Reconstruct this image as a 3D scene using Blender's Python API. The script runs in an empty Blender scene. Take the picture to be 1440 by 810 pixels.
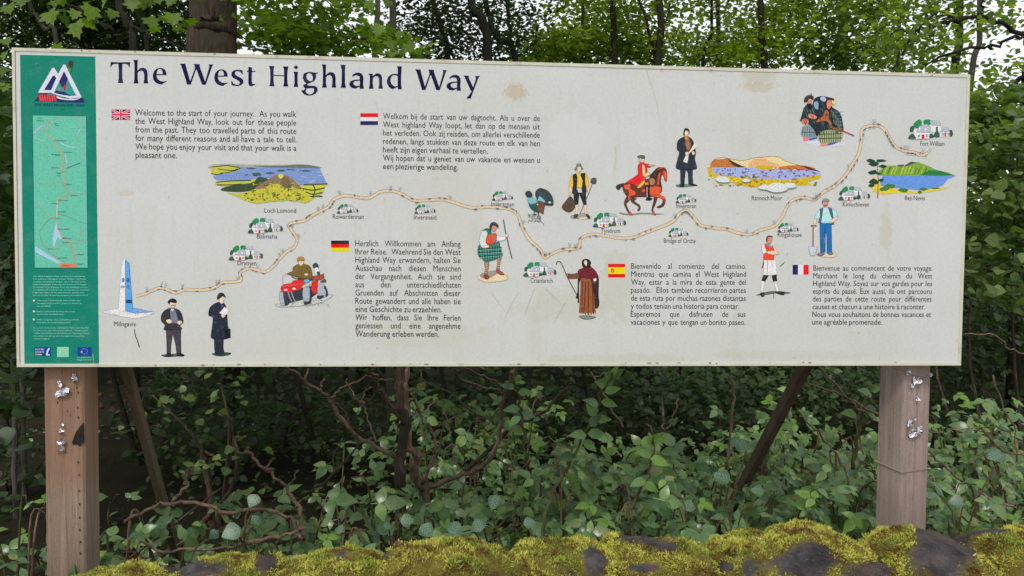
import bpy, math, random
import numpy as np
from mathutils import Vector, Matrix
from mathutils.geometry import tessellate_polygon

scene = bpy.context.scene
COL = scene.collection
rng = np.random.default_rng(11)
random.seed(11)
R = math.radians

# ---------------------------------------------------------------- camera
ZB = 1.20                       # height of the board's lower edge above the ground
BW, BH = 2.44, 0.7782           # board size
FPX = 1150.0                    # focal length in photo pixels (1440 wide)
CAMR = np.array([[0.9967966593240933, -0.005994871405066509, -0.07975262677281739],
                 [-0.07943420146735741, 0.04183852601709669, -0.9959617188315825],
                 [0.009307394778930665, 0.9991064003686261, 0.04122830514192519]])
CAMP = np.array([1.05394, -2.0960, 0.28880 + ZB])
cam_d = bpy.data.cameras.new("camera")
cam = bpy.data.objects.new("camera", cam_d)
COL.objects.link(cam)
m4 = Matrix([list(CAMR[0]) + [CAMP[0]], list(CAMR[1]) + [CAMP[1]], list(CAMR[2]) + [CAMP[2]], [0, 0, 0, 1]])
cam.matrix_world = m4
cam_d.sensor_width = 36.0
cam_d.lens = 36.0 * FPX / 1440.0
cam_d.clip_start = 0.05
cam_d.clip_end = 600
scene.camera = cam

# ---------------------------------------------------------------- world and sun
SUN_EL, SUN_AZ = R(52), R(200)      # azimuth measured from +Y clockwise: behind the camera, to the left
world = bpy.data.worlds.new("World")
scene.world = world
world.use_nodes = True
wn = world.node_tree
wn.nodes.clear()
w_out = wn.nodes.new("ShaderNodeOutputWorld")
w_bg1 = wn.nodes.new("ShaderNodeBackground")
w_bg2 = wn.nodes.new("ShaderNodeBackground")
w_add = wn.nodes.new("ShaderNodeAddShader")
w_sky = wn.nodes.new("ShaderNodeTexSky")
w_sky.sky_type = 'NISHITA'
w_sky.sun_disc = False
w_sky.sun_elevation = SUN_EL
w_sky.sun_rotation = SUN_AZ
w_bg1.inputs[1].default_value = 0.05
wn.links.new(w_sky.outputs[0], w_bg1.inputs[0])
w_bg2.inputs[0].default_value = (1.0, 0.985, 0.96, 1)     # even bright overcast cloud
w_bg2.inputs[1].default_value = 0.92
wn.links.new(w_bg1.outputs[0], w_add.inputs[0])
wn.links.new(w_bg2.outputs[0], w_add.inputs[1])
wn.links.new(w_add.outputs[0], w_out.inputs[0])
sun_d = bpy.data.lights.new("sun", 'SUN')
sun_d.energy = 1.5
sun_d.angle = R(10)
sun_d.color = (1.0, 0.96, 0.88)
sun = bpy.data.objects.new("sun", sun_d)
COL.objects.link(sun)
sdir = Vector((math.sin(SUN_AZ) * math.cos(SUN_EL), math.cos(SUN_AZ) * math.cos(SUN_EL), math.sin(SUN_EL)))
sun.rotation_euler = sdir.to_track_quat('Z', 'Y').to_euler()
sun.location = (0, -10, 12)
scene.view_settings.view_transform = 'Standard'
scene.view_settings.look = 'None'
scene.view_settings.exposure = 0.0
scene.view_settings.gamma = 1.0
scene.cycles.max_bounces = 7
scene.cycles.diffuse_bounces = 3
scene.cycles.glossy_bounces = 2
scene.cycles.transmission_bounces = 4

# ---------------------------------------------------------------- helpers
def at(x, y, Y):
    """the world point at depth Y that the photograph shows at pixel x, y"""
    d = CAMR @ np.array([(x - 720) / FPX, (405 - y) / FPX, -1.0])
    k = (Y - CAMP[1]) / d[1]
    return CAMP + k * d

def s2l(c):
    c = np.asarray(c, float) / 255.0
    return np.where(c <= 0.04045, c / 12.92, ((c + 0.055) / 1.055) ** 2.4)

def tag(o, label=None, cat=None, group=None, kind=None):
    if label: o['label'] = label
    if cat: o['category'] = cat
    if group: o['group'] = group
    if kind: o['kind'] = kind
    return o

def empty(name, loc, label, cat, group=None):
    o = bpy.data.objects.new(name, None)
    COL.objects.link(o)
    o.location = loc
    o.empty_display_size = 0.1
    return tag(o, label, cat, group)

def link(name, me, mat, parent=None):
    o = bpy.data.objects.new(name, me)
    COL.objects.link(o)
    if mat is not None and len(me.materials) == 0:
        me.materials.append(mat)
    if parent is not None:
        o.parent = parent
        o.matrix_parent_inverse = Matrix.Translation(-wloc(parent))
    return o

def wloc(o):
    v = Vector(o.location)
    # parents in this scene only translate; children meshes are written in world space
    if o.type == 'EMPTY':
        return v
    return Vector((0, 0, 0)) if o.parent is None and v.length == 0 else v

def tri_mesh(name, V, F, smooth=False):
    """V (n,3) floats, F (m,3) ints -> mesh"""
    me = bpy.data.meshes.new(name)
    V = np.ascontiguousarray(V, dtype=np.float32); F = np.ascontiguousarray(F, dtype=np.int32)
    k = F.shape[1]
    me.vertices.add(len(V)); me.vertices.foreach_set("co", V.ravel())
    me.loops.add(F.size); me.loops.foreach_set("vertex_index", F.ravel())
    me.polygons.add(len(F))
    me.polygons.foreach_set("loop_start", np.arange(0, F.size, k, dtype=np.int32))
    me.polygons.foreach_set("loop_total", np.full(len(F), k, dtype=np.int32))
    smooth = smooth or name in ('leaf', 'foliage', 'crown', 'upper_crown')
    me.polygons.foreach_set("use_smooth", np.full(len(F), smooth, dtype=bool))
    me.update(calc_edges=True)
    return me

def tube(points, radii, sides=8, rough=0.0, seed=0):
    """tapered tube through points -> V, F(quads as tris)"""
    P = np.array(points, float); n = len(P)
    T = np.gradient(P, axis=0); T /= np.linalg.norm(T, axis=1)[:, None] + 1e-9
    up = np.array([0, 0, 1.0]) if abs(T[0][2]) < 0.9 else np.array([1.0, 0, 0])
    V = []
    r2 = np.random.default_rng(seed)
    u = np.cross(T[0], up); u /= np.linalg.norm(u)
    for i in range(n):
        u = u - (u @ T[i]) * T[i]; u /= np.linalg.norm(u) + 1e-9
        w = np.cross(T[i], u)
        a = np.linspace(0, 2 * math.pi, sides, endpoint=False)
        rr = radii[i] * (1 + rough * r2.standard_normal(sides))
        V.append(P[i] + np.outer(np.cos(a) * rr, u) + np.outer(np.sin(a) * rr, w))
    V.append(P[-1:]); V = np.concatenate(V)
    F = []
    for i in range(n - 1):
        for j in range(sides):
            a, b = i * sides + j, i * sides + (j + 1) % sides
            c, d = a + sides, b + sides
            F += [(a, b, d), (a, d, c)]
    e = n * sides; o = (n - 1) * sides
    for j in range(sides):
        F.append((o + j, o + (j + 1) % sides, e))
    return V, np.array(F)

def spline(pts, n):
    """Catmull-Rom through pts, n points per span"""
    P = np.array(pts, float)
    if len(P) < 3 or n <= 1:
        t = np.linspace(0, len(P) - 1, (len(P) - 1) * max(n, 1) + 1)
        return np.stack([np.interp(t, range(len(P)), P[:, k]) for k in range(P.shape[1])], 1)
    Q = np.vstack([2 * P[0] - P[1], P, 2 * P[-1] - P[-2]])
    out = []
    for i in range(1, len(Q) - 2):
        for s in np.linspace(0, 1, n, endpoint=False):
            a, b, c, d = Q[i - 1], Q[i], Q[i + 1], Q[i + 2]
            out.append(0.5 * ((2 * b) + (c - a) * s + (2 * a - 5 * b + 4 * c - d) * s * s + (-a + 3 * b - 3 * c + d) * s ** 3))
    out.append(P[-1])
    return np.array(out)

class Bag:
    """collects pieces into one mesh"""
    def __init__(s): s.V = []; s.F = []; s.n = 0
    def add(s, V, F):
        s.V.append(V); s.F.append(np.asarray(F) + s.n); s.n += len(V)
    def mesh(s, name, smooth=False): return tri_mesh(name, np.concatenate(s.V), np.concatenate(s.F), smooth)

def box(a, b, rot=0.0, pivot=None):
    (x0, y0, z0), (x1, y1, z1) = a, b
    V = np.array([(x, y, z) for z in (z0, z1) for y in (y0, y1) for x in (x0, x1)], float)
    if rot:
        p = np.array(pivot if pivot is not None else ((x0 + x1) / 2, (y0 + y1) / 2, 0.0))
        c, s = math.cos(rot), math.sin(rot)
        d = V - p; V = np.stack([d[:, 0] * c - d[:, 1] * s, d[:, 0] * s + d[:, 1] * c, d[:, 2]], 1) + p
    Q = [(0, 2, 3, 1), (4, 5, 7, 6), (0, 1, 5, 4), (2, 6, 7, 3), (0, 4, 6, 2), (1, 3, 7, 5)]
    return V, np.array([t for q in Q for t in ((q[0], q[1], q[2]), (q[0], q[2], q[3]))])

# ---- node helper
class NT:
    def __init__(s, name):
        s.m = bpy.data.materials.new(name); s.m.use_nodes = True
        s.t = s.m.node_tree; s.t.nodes.clear()
        s.out = s.t.nodes.new("ShaderNodeOutputMaterial")
    def n(s, typ, **kw):
        nd = s.t.nodes.new(typ)
        for k, v in kw.items():
            if k.startswith('i_'):
                key = k[2:]; key = int(key) if key.isdigit() else key
                nd.inputs[key].default_value = v
            else: setattr(nd, k, v)
        return nd
    def l(s, a, b): s.t.links.new(a, b)
    def ramp(s, fac, stops):
        r = s.n("ShaderNodeValToRGB"); e = r.color_ramp.elements
        while len(e) < len(stops): e.new(0.5)
        for el, (p, c) in zip(e, stops):
            el.position = p; el.color = (*c, 1) if len(c) == 3 else c
        s.l(fac, r.inputs[0]); return r
    def noise(s, vec, scale, detail=4, rough=0.55, dist=0.0):
        nd = s.n("ShaderNodeTexNoise"); nd.inputs['Scale'].default_value = scale
        nd.inputs['Detail'].default_value = detail; nd.inputs['Roughness'].default_value = rough
        nd.inputs['Distortion'].default_value = dist
        s.l(vec, nd.inputs['Vector']); return nd
    def mix(s, fac, a, b, mode='MIX'):
        nd = s.n("ShaderNodeMix"); nd.data_type = 'RGBA'; nd.blend_type = mode
        for v, i in ((fac, 0), (a, 6), (b, 7)):
            if hasattr(v, 'is_linked'): s.l(v, nd.inputs[i])
            elif i == 0: nd.inputs[0].default_value = v
            else: nd.inputs[i].default_value = (*v, 1) if len(v) == 3 else v
        return nd.outputs[2]
    def math(s, op, a, b=0.5, clamp=False):
        nd = s.n("ShaderNodeMath"); nd.operation = op; nd.use_clamp = clamp
        for v, i in ((a, 0), (b, 1)):
            if hasattr(v, 'is_linked'): s.l(v, nd.inputs[i])
            else: nd.inputs[i].default_value = v
        return nd.outputs[0]
    def bsdf(s, color, rough=0.6, bump=None, bstr=0.3, bdist=0.01, spec=0.4, metal=0.0):
        p = s.n("ShaderNodeBsdfPrincipled")
        if hasattr(color, 'is_linked'): s.l(color, p.inputs['Base Color'])
        else: p.inputs['Base Color'].default_value = (*color, 1)
        if hasattr(rough, 'is_linked'): s.l(rough, p.inputs['Roughness'])
        else: p.inputs['Roughness'].default_value = rough
        p.inputs['Specular IOR Level'].default_value = spec
        p.inputs['Metallic'].default_value = metal
        if bump is not None:
            b = s.n("ShaderNodeBump"); b.inputs['Strength'].default_value = bstr; b.inputs['Distance'].default_value = bdist
            s.l(bump, b.inputs['Height']); s.l(b.outputs[0], p.inputs['Normal'])
        return p
    def done(s, shader): s.l(shader.outputs[0], s.out.inputs[0]); return s.m

def geo_pos(nt): return nt.n("ShaderNodeNewGeometry").outputs['Position']

def mapped(nt, vec, scale=(1, 1, 1), loc=(0, 0, 0)):
    m = nt.n("ShaderNodeMapping"); m.inputs['Scale'].default_value = scale; m.inputs['Location'].default_value = loc
    nt.l(vec, m.inputs[0]); return m.outputs[0]

# ---------------------------------------------------------------- materials
def leaf_material(name, cols, trans=0.35, rough=0.42, tcol=(1.15, 1.3, 0.35), spec=0.4, patch=None):
    nt = NT(name)
    g = nt.n("ShaderNodeNewGeometry")
    oi = nt.n("ShaderNodeObjectInfo")
    rnd = nt.math('FRACT', nt.math('ADD', g.outputs['Random Per Island'], oi.outputs['Random']))
    k = len(cols)
    rp = nt.ramp(rnd, [(i / max(k - 1, 1), c) for i, c in enumerate(cols)])
    nz = nt.noise(g.outputs['Position'], 60, 3)
    col = nt.mix(0.5, rp.outputs[0], nt.ramp(nz.outputs[0], [(0.25, (0.45, 0.45, 0.45)), (0.75, (1.3, 1.3, 1.3))]).outputs[0], 'MULTIPLY')
    if patch is not None:
        uv = nt.n("ShaderNodeAttribute"); uv.attribute_name = "leafuv"
        sp = nt.n("ShaderNodeSeparateXYZ"); nt.l(uv.outputs['Vector'], sp.inputs[0])
        # dark herring-bone veins on a pale centre
        ax = nt.math('ABSOLUTE', sp.outputs[0])
        v = nt.math('SUBTRACT', nt.math('MULTIPLY', sp.outputs[1], 5.0), nt.math('MULTIPLY', ax, 4.5))
        fr = nt.math('ABSOLUTE', nt.math('SUBTRACT', nt.math('FRACT', nt.math('ADD', v, nt.math('MULTIPLY', nz.outputs[0], 0.5))), 0.5))
        vein = nt.math('MULTIPLY', nt.math('SUBTRACT', fr, 0.12), 9.0, True)
        cen = nt.math('MULTIPLY', nt.math('SUBTRACT', 0.50, nt.math('ADD', ax, nt.math('MULTIPLY', nz.outputs[0], 0.35))), 6.0, True)
        mid = nt.math('MULTIPLY', ax, 22.0, True)
        msk = nt.math('MULTIPLY', nt.math('MULTIPLY', vein, cen), mid)
        col = nt.mix(nt.math('MULTIPLY', msk, 0.62), col, patch)
    p = nt.bsdf(col, rough, spec=spec)
    t = nt.n("ShaderNodeBsdfTranslucent")
    nt.l(nt.mix(1.0, col, (*tcol, 1), 'MULTIPLY'), t.inputs[0])
    mx = nt.n("ShaderNodeMixShader"); mx.inputs[0].default_value = trans
    nt.l(p.outputs[0], mx.inputs[1]); nt.l(t.outputs[0], mx.inputs[2])
    return nt.done(mx)

M = {}
M['leaf_maple'] = leaf_material('maple_leaf', [(0.14, 0.24, 0.03), (0.22, 0.34, 0.04), (0.10, 0.18, 0.03), (0.26, 0.38, 0.05)], 0.6)
M['leaf_bright'] = leaf_material('bright_leaf', [(0.24, 0.34, 0.04), (0.36, 0.46, 0.06), (0.17, 0.25, 0.04), (0.46, 0.54, 0.08)], 0.62)
M['leaf_mid'] = leaf_material('mid_leaf', [(0.18, 0.26, 0.07), (0.26, 0.36, 0.09), (0.12, 0.19, 0.06), (0.36, 0.46, 0.11)], 0.65)
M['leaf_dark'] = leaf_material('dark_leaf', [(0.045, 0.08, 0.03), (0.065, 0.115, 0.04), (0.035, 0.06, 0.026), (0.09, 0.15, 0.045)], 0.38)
M['leaf_far'] = leaf_material('far_leaf', [(0.14, 0.20, 0.08), (0.19, 0.27, 0.09), (0.12, 0.17, 0.08), (0.26, 0.34, 0.10)], 0.6)
M['leaf_bramble'] = leaf_material('bramble_leaf', [(0.055, 0.12, 0.04), (0.13, 0.23, 0.07), (0.07, 0.15, 0.05), (0.20, 0.32, 0.11), (0.10, 0.20, 0.08), (0.27, 0.41, 0.12), (0.04, 0.09, 0.03), (0.15, 0.27, 0.12), (0.22, 0.25, 0.07)], 0.30, 0.28, spec=0.48)
M['leaf_hazel'] = leaf_material('hazel_leaf', [(0.12, 0.19, 0.06), (0.19, 0.28, 0.08), (0.09, 0.15, 0.05), (0.26, 0.36, 0.11)], 0.5, 0.35, spec=0.45)
M['leaf_young'] = leaf_material('young_leaf', [(0.15, 0.27, 0.05), (0.19, 0.33, 0.06), (0.12, 0.22, 0.06)], 0.35, 0.4)
M['leaf_silver'] = leaf_material('silver_veined_leaf', [(0.05, 0.11, 0.05), (0.06, 0.13, 0.06)], 0.15, 0.38, patch=(0.15, 0.25, 0.17), spec=0.5)
M['leaf_litter'] = leaf_material('dead_leaf', [(0.04, 0.022, 0.014), (0.06, 0.032, 0.02), (0.025, 0.018, 0.012), (0.075, 0.04, 0.02)], 0.1, 0.7, (1, .8, .6))

def bark(name, c1, c2, c3, scale=9.0):
    nt = NT(name); pos = geo_pos(nt)
    a = nt.noise(mapped(nt, pos, (1, 1, 0.22)), scale * 4, 6, 0.65, 0.4)
    b = nt.noise(pos, scale * 0.5, 4, 0.6)
    c = nt.mix(nt.ramp(b.outputs[0], [(0.42, (0, 0, 0)), (0.62, (1, 1, 1))]).outputs[0],
               nt.ramp(a.outputs[0], [(0.3, c1), (0.7, c2)]).outputs[0], c3)
    return nt.done(nt.bsdf(c, 0.85, a.outputs[0], 0.9, 0.02, spec=0.2))
M['bark_big'] = bark('rough_bark', (0.014, 0.010, 0.008), (0.13, 0.088, 0.066), (0.055, 0.05, 0.034), 9)
M['bark_dark'] = bark('dark_bark', (0.012, 0.010, 0.008), (0.05, 0.04, 0.03), (0.03, 0.035, 0.02), 8)
M['bark_pale'] = bark('pale_bark', (0.10, 0.08, 0.065), (0.24, 0.19, 0.15), (0.12, 0.10, 0.07), 8)
M['bark_grey'] = bark('grey_bark', (0.06, 0.05, 0.045), (0.14, 0.12, 0.11), (0.07, 0.075, 0.05), 8)
M['twig'] = bark('reddish_twig_bark', (0.13, 0.08, 0.058), (0.46, 0.30, 0.22), (0.16, 0.11, 0.075), 30)
M['twig_dark'] = bark('dark_stem_bark', (0.04, 0.027, 0.02), (0.19, 0.125, 0.09), (0.045, 0.04, 0.025), 20)
M['cane'] = bark('green_cane', (0.06, 0.09, 0.03), (0.12, 0.16, 0.05), (0.15, 0.06, 0.04), 20)

def timber(name, c1, c2, stain, zdir=True, sc=1.0):
    nt = NT(name); tc = nt.n("ShaderNodeTexCoord"); pos = tc.outputs['Object']
    g1 = nt.noise(mapped(nt, pos, (38 * sc, 38 * sc, 1.6)), 1.0, 6, 0.6, 0.6)
    g2 = nt.noise(mapped(nt, pos, (160 * sc, 160 * sc, 5)), 1.0, 4, 0.6)
    b = nt.noise(pos, 5.0, 4, 0.6)
    fib = nt.math('ADD', nt.math('MULTIPLY', g1.outputs[0], 0.65), nt.math('MULTIPLY', g2.outputs[0], 0.35))
    c = nt.ramp(fib, [(0.33, c1), (0.62, c2)]).outputs[0]
    c = nt.mix(nt.math('MULTIPLY', nt.ramp(b.outputs[0], [(0.48, (0, 0, 0)), (0.72, (1, 1, 1))]).outputs[0], 0.55), c, stain)
    kn = nt.n("ShaderNodeTexVoronoi"); kn.inputs['Scale'].default_value = 1.0
    nt.l(mapped(nt, pos, (9, 9, 3.2)), kn.inputs['Vector'])
    kk = nt.ramp(kn.outputs['Distance'], [(0.05, (1, 1, 1)), (0.15, (0, 0, 0))]).outputs[0]
    c = nt.mix(nt.math('MULTIPLY', kk, 0.7), c, tuple(x * 0.35 for x in c1))
    cr = nt.noise(mapped(nt, pos, (55 * sc, 55 * sc, 1.1)), 1.0, 5, 0.7, 1.2)
    ck = nt.ramp(nt.math('ABSOLUTE', nt.math('SUBTRACT', cr.outputs[0], 0.5)), [(0.0, (1, 1, 1)), (0.012, (0, 0, 0))]).outputs[0]
    c = nt.mix(nt.math('MULTIPLY', ck, 0.4), c, tuple(x * 0.3 for x in c1))
    sp_ = nt.noise(pos, 220, 3, 0.7)
    c = nt.mix(0.35, c, nt.ramp(sp_.outputs[0], [(0.3, (0.6, 0.6, 0.6)), (0.7, (1.3, 1.3, 1.3))]).outputs[0], 'MULTIPLY')
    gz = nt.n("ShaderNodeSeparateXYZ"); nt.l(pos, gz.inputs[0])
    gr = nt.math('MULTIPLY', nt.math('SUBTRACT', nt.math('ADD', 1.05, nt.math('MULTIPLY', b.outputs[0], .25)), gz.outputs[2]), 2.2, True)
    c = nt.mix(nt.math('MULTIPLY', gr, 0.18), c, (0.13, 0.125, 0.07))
    fib = nt.math('SUBTRACT', nt.math('ADD', fib, nt.math('MULTIPLY', sp_.outputs[0], .15)), nt.math('MULTIPLY', ck, .6))
    return nt, c, fib
nt, c, fib = timber('weathered_post_timber', (0.20, 0.135, 0.10), (0.40, 0.285, 0.22), (0.20, 0.155, 0.11))
tc = nt.n("ShaderNodeTexCoord"); sp = nt.n("ShaderNodeSeparateXYZ"); nt.l(tc.outputs['Object'], sp.inputs[0])
# rusty orange staining that runs down from the old fixings
rz = nt.ramp(nt.math('ADD', sp.outputs[2], nt.math('MULTIPLY', fib, 0.12)), [(0.93, (0, 0, 0)), (1.12, (1, 1, 1))])
c = nt.mix(nt.math('MULTIPLY', rz.outputs[0], 0.55), c, (0.27, 0.135, 0.075), 'MIX')
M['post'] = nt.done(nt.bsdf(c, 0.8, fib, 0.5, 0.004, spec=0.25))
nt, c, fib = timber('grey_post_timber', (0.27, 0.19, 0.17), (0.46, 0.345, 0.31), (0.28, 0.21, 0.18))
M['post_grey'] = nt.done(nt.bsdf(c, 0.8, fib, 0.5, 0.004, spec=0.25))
nt, c, fib = timber('dark_brace_timber', (0.035, 0.02, 0.014), (0.10, 0.06, 0.04), (0.05, 0.04, 0.02))
M['brace_dark'] = nt.done(nt.bsdf(c, 0.75, fib, 0.4, 0.003))
nt, c, fib = timber('brown_brace_timber', (0.06, 0.042, 0.026), (0.14, 0.10, 0.065), (0.06, 0.055, 0.03))
M['brace'] = nt.done(nt.bsdf(c, 0.8, fib, 0.4, 0.003))

nt = NT('forest_soil'); pos = geo_pos(nt)
a = nt.noise(pos, 7, 6, 0.6); b = nt.noise(pos, 60, 4, 0.7)
c = nt.mix(b.outputs[0], nt.ramp(a.outputs[0], [(0.35, (0.012, 0.010, 0.007)), (0.7, (0.032, 0.024, 0.016))]).outputs[0], (0.03, 0.03, 0.012))
M['soil'] = nt.done(nt.bsdf(c, 0.95, b.outputs[0], 0.8, 0.03, spec=0.15))
nt = NT('gravel_path'); pos = geo_pos(nt)
b = nt.noise(pos, 90, 4, 0.7)
M['path'] = nt.done(nt.bsdf(nt.ramp(b.outputs[0], [(0.3, (0.14, 0.125, 0.105)), (0.7, (0.30, 0.28, 0.25))]).outputs[0], 0.95, b.outputs[0], 0.8, 0.02))
nt = NT('crumpled_foil'); nz = nt.noise(geo_pos(nt), 260, 3)
M['foil'] = nt.done(nt.bsdf((0.70, 0.68, 0.74), 0.27, nz.outputs[0], 0.6, 0.004, metal=1.0))
nt = NT('rusty_wire'); M['wire'] = nt.done(nt.bsdf((0.30, 0.25, 0.18), 0.7))

# ---------------------------------------------------------------- ground
gx = np.linspace(-1, 1, 121); gx = np.sign(gx) * np.abs(gx) ** 2.2 * 200 + 1.2
gy = gx.copy() - 1.2 + 2.0
X, Yg = np.meshgrid(gx, gy, indexing='ij')
Zg = 0.05 * np.sin(X * 1.3) * np.cos(Yg * 1.1) + 0.12 * np.clip((Yg - 0.3) / 2.5, 0, 1)
Zg = np.where(Yg < -0.6, -0.02, Zg)
V = np.stack([X.ravel(), Yg.ravel(), Zg.ravel()], 1)
n = 121; ii, jj = np.meshgrid(range(n - 1), range(n - 1), indexing='ij'); a = (ii * n + jj).ravel()
F = np.stack([a, a + n, a + n + 1, a + 1], 1)
tag(link('ground', tri_mesh('ground', V, F, True), M['soil']), kind='structure')
V, F = box((-60, -4.2, -0.06), (62, -0.62, 0.006))
tag(link('path', tri_mesh('path', V, F), M['path']), kind='structure')
# ---------------------------------------------------------------- the sign
sign = empty('information_sign', (1.22, 0.06, 0.0),
             'long white weathered walking route sign board on two timber posts behind the mossy wall', 'sign')

def px2b(x, y):
    p = at(x, y, 0.0); return np.array([p[0], p[2]])

# board material: old white paint with mottling, runs and stains of its own
nt = NT('weathered_white_panel'); pos = geo_pos(nt)
n1 = nt.noise(mapped(nt, pos, (1, 1, 1)), 3.5, 5, 0.6)
n2 = nt.noise(mapped(nt, pos, (1.0, 1, 0.12)), 30, 4, 0.6)
n3 = nt.noise(pos, 130, 3, 0.6)
c = nt.ramp(n1.outputs[0], [(0.3, (0.63, 0.635, 0.60)), (0.7, (0.68, 0.69, 0.675))]).outputs[0]
c = nt.mix(nt.math('MULTIPLY', nt.ramp(n2.outputs[0], [(0.55, (0, 0, 0)), (0.8, (1, 1, 1))]).outputs[0], 0.35), c, (0.50, 0.48, 0.38))
c = nt.mix(0.25, c, nt.ramp(n3.outputs[0], [(0.3, (0.75, 0.75, 0.75)), (0.6, (1.05, 1.05, 1.05))]).outputs[0], 'MULTIPLY')
STAINS = [(725, 129, 17, 13, (0.52, 0.40, 0.25), 0.6, 110), (1066, 106, 26, 13, (0.53, 0.47, 0.34), 0.5, 90), (1067, 122, 24, 8, (0.52, 0.44, 0.30), 0.55, 60),
          (806, 192, 42, 34, (0.72, 0.73, 0.74), 0.38, 12), (868, 400, 26, 52, (0.52, 0.52, 0.38), 0.4, 26), (800, 430, 60, 26, (0.56, 0.54, 0.42), 0.4, 16),
          (20, 260, 6, 40, (0.52, 0.36, 0.22), 0.3, 30), (605, 470, 90, 20, (0.58, 0.56, 0.42), 0.35, 14), (640, 330, 60, 110, (0.60, 0.57, 0.47), 0.22, 9),
          (870, 505, 110, 8, (0.52, 0.49, 0.34), 0.3, 25), (1105, 500, 120, 7, (0.54, 0.51, 0.38), 0.25, 25), (1246, 322, 10, 30, (0.55, 0.50, 0.38), 0.5, 25),
          (300, 490, 160, 20, (0.62, 0.62, 0.55), 0.3, 9), (25, 455, 5, 12, (0.45, 0.30, 0.18), 0.5, 60), (176, 272, 12, 5, (0.56, 0.45, 0.33), 0.4, 40)]
sp = nt.n("ShaderNodeSeparateXYZ"); nt.l(pos, sp.inputs[0])
for (x, y, rx, ry, colr, st, ns) in STAINS:
    q = px2b(x, y); k = np.linalg.norm(px2b(x + 10, y) - q) / 10
    dx = nt.math('DIVIDE', nt.math('SUBTRACT', sp.outputs[0], float(q[0])), rx * k)
    dz = nt.math('DIVIDE', nt.math('SUBTRACT', sp.outputs[2], float(q[1])), ry * k)
    d = nt.math('SQRT', nt.math('ADD', nt.math('MULTIPLY', dx, dx), nt.math('MULTIPLY', dz, dz)), 0)
    nz = nt.noise(pos, ns, 7, 0.75)
    f = nt.math('SUBTRACT', nt.math('ADD', nt.math('MULTIPLY', nz.outputs[0], 2.2), 0.05), nt.math('ADD', nt.math('MULTIPLY', d, 0.75), 0.35))
    f = nt.math('MULTIPLY', nt.math('MULTIPLY', f, 4.0, True), st)
    c = nt.mix(f, c, colr)
M['panel'] = nt.done(nt.bsdf(c, 0.42, n3.outputs[0], 0.05, 0.002, spec=0.35))
nt = NT('cream_edge_trim'); nz = nt.noise(geo_pos(nt), 14, 5, 0.7)
M['trim'] = nt.done(nt.bsdf(nt.ramp(nz.outputs[0], [(0.28, (0.38, 0.30, 0.19)), (0.42, (0.62, 0.60, 0.46)), (0.7, (0.70, 0.69, 0.58))]).outputs[0], 0.5))
TW = 0.008
V, F = box((TW, 0.0, ZB + TW), (BW - TW, 0.018, ZB + BH - TW))
link('panel', tri_mesh('panel', V, F), M['panel'], sign)
for a, b in (((0, -0.0015, ZB + BH - TW), (BW, 0.020, ZB + BH)), ((0, -0.0015, ZB), (BW, 0.020, ZB + TW)),
             ((0, -0.0015, ZB + TW), (TW * 0.8, 0.020, ZB + BH - TW)), ((BW - TW, -0.0015, ZB + TW), (BW, 0.020, ZB + BH - TW))):
    V, F = box(a, b); link('edge_trim', tri_mesh('edge_trim', V, F), M['trim'], sign)

# ---- ink: one material, colour per face, worn by fine noise
nt = NT('printing_ink'); at_ = nt.n("ShaderNodeAttribute"); at_.attribute_name = "ink"
pos = geo_pos(nt); nz = nt.noise(pos, 170, 4, 0.7); nl = nt.noise(pos, 22, 4, 0.6)
c = nt.mix(0.45, at_.outputs['Color'], nt.ramp(nz.outputs[0], [(0.28, (0.55, 0.55, 0.55)), (0.5, (1, 1, 1)), (0.75, (1.25, 1.25, 1.25))]).outputs[0], 'MULTIPLY')
c = nt.mix(nt.math('MULTIPLY', nt.ramp(nl.outputs[0], [(0.5, (0, 0, 0)), (0.8, (1, 1, 1))]).outputs[0], 0.07), c, (0.60, 0.60, 0.57))
M['ink'] = nt.done(nt.bsdf(c, 0.55, spec=0.15))
nt = NT('painted_picture_ink'); at_ = nt.n("ShaderNodeAttribute"); at_.attribute_name = "ink"
pos = geo_pos(nt); nz = nt.noise(pos, 320, 4, 0.75, 0.6); nl = nt.noise(pos, 75, 3, 0.6)
c = nt.mix(0.75, at_.outputs['Color'], nt.ramp(nz.outputs[0], [(0.30, (0.35, 0.35, 0.38)), (0.47, (0.95, 0.95, 0.95)), (0.70, (1.45, 1.4, 1.3))]).outputs[0], 'MULTIPLY')
c = nt.mix(nt.math('MULTIPLY', nt.ramp(nl.outputs[0], [(0.55, (0, 0, 0)), (0.7, (1, 1, 1))]).outputs[0], 0.12), c, (0.55, 0.53, 0.48))
M['paint'] = nt.done(nt.bsdf(c, 0.55, spec=0.15))

GAIN = 1.38
def ink(c):
    if isinstance(c, str): c = tuple(int(c[i:i + 2], 16) for i in (0, 2, 4))
    return tuple(np.clip(s2l(c) * GAIN, 0, 0.85))

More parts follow.
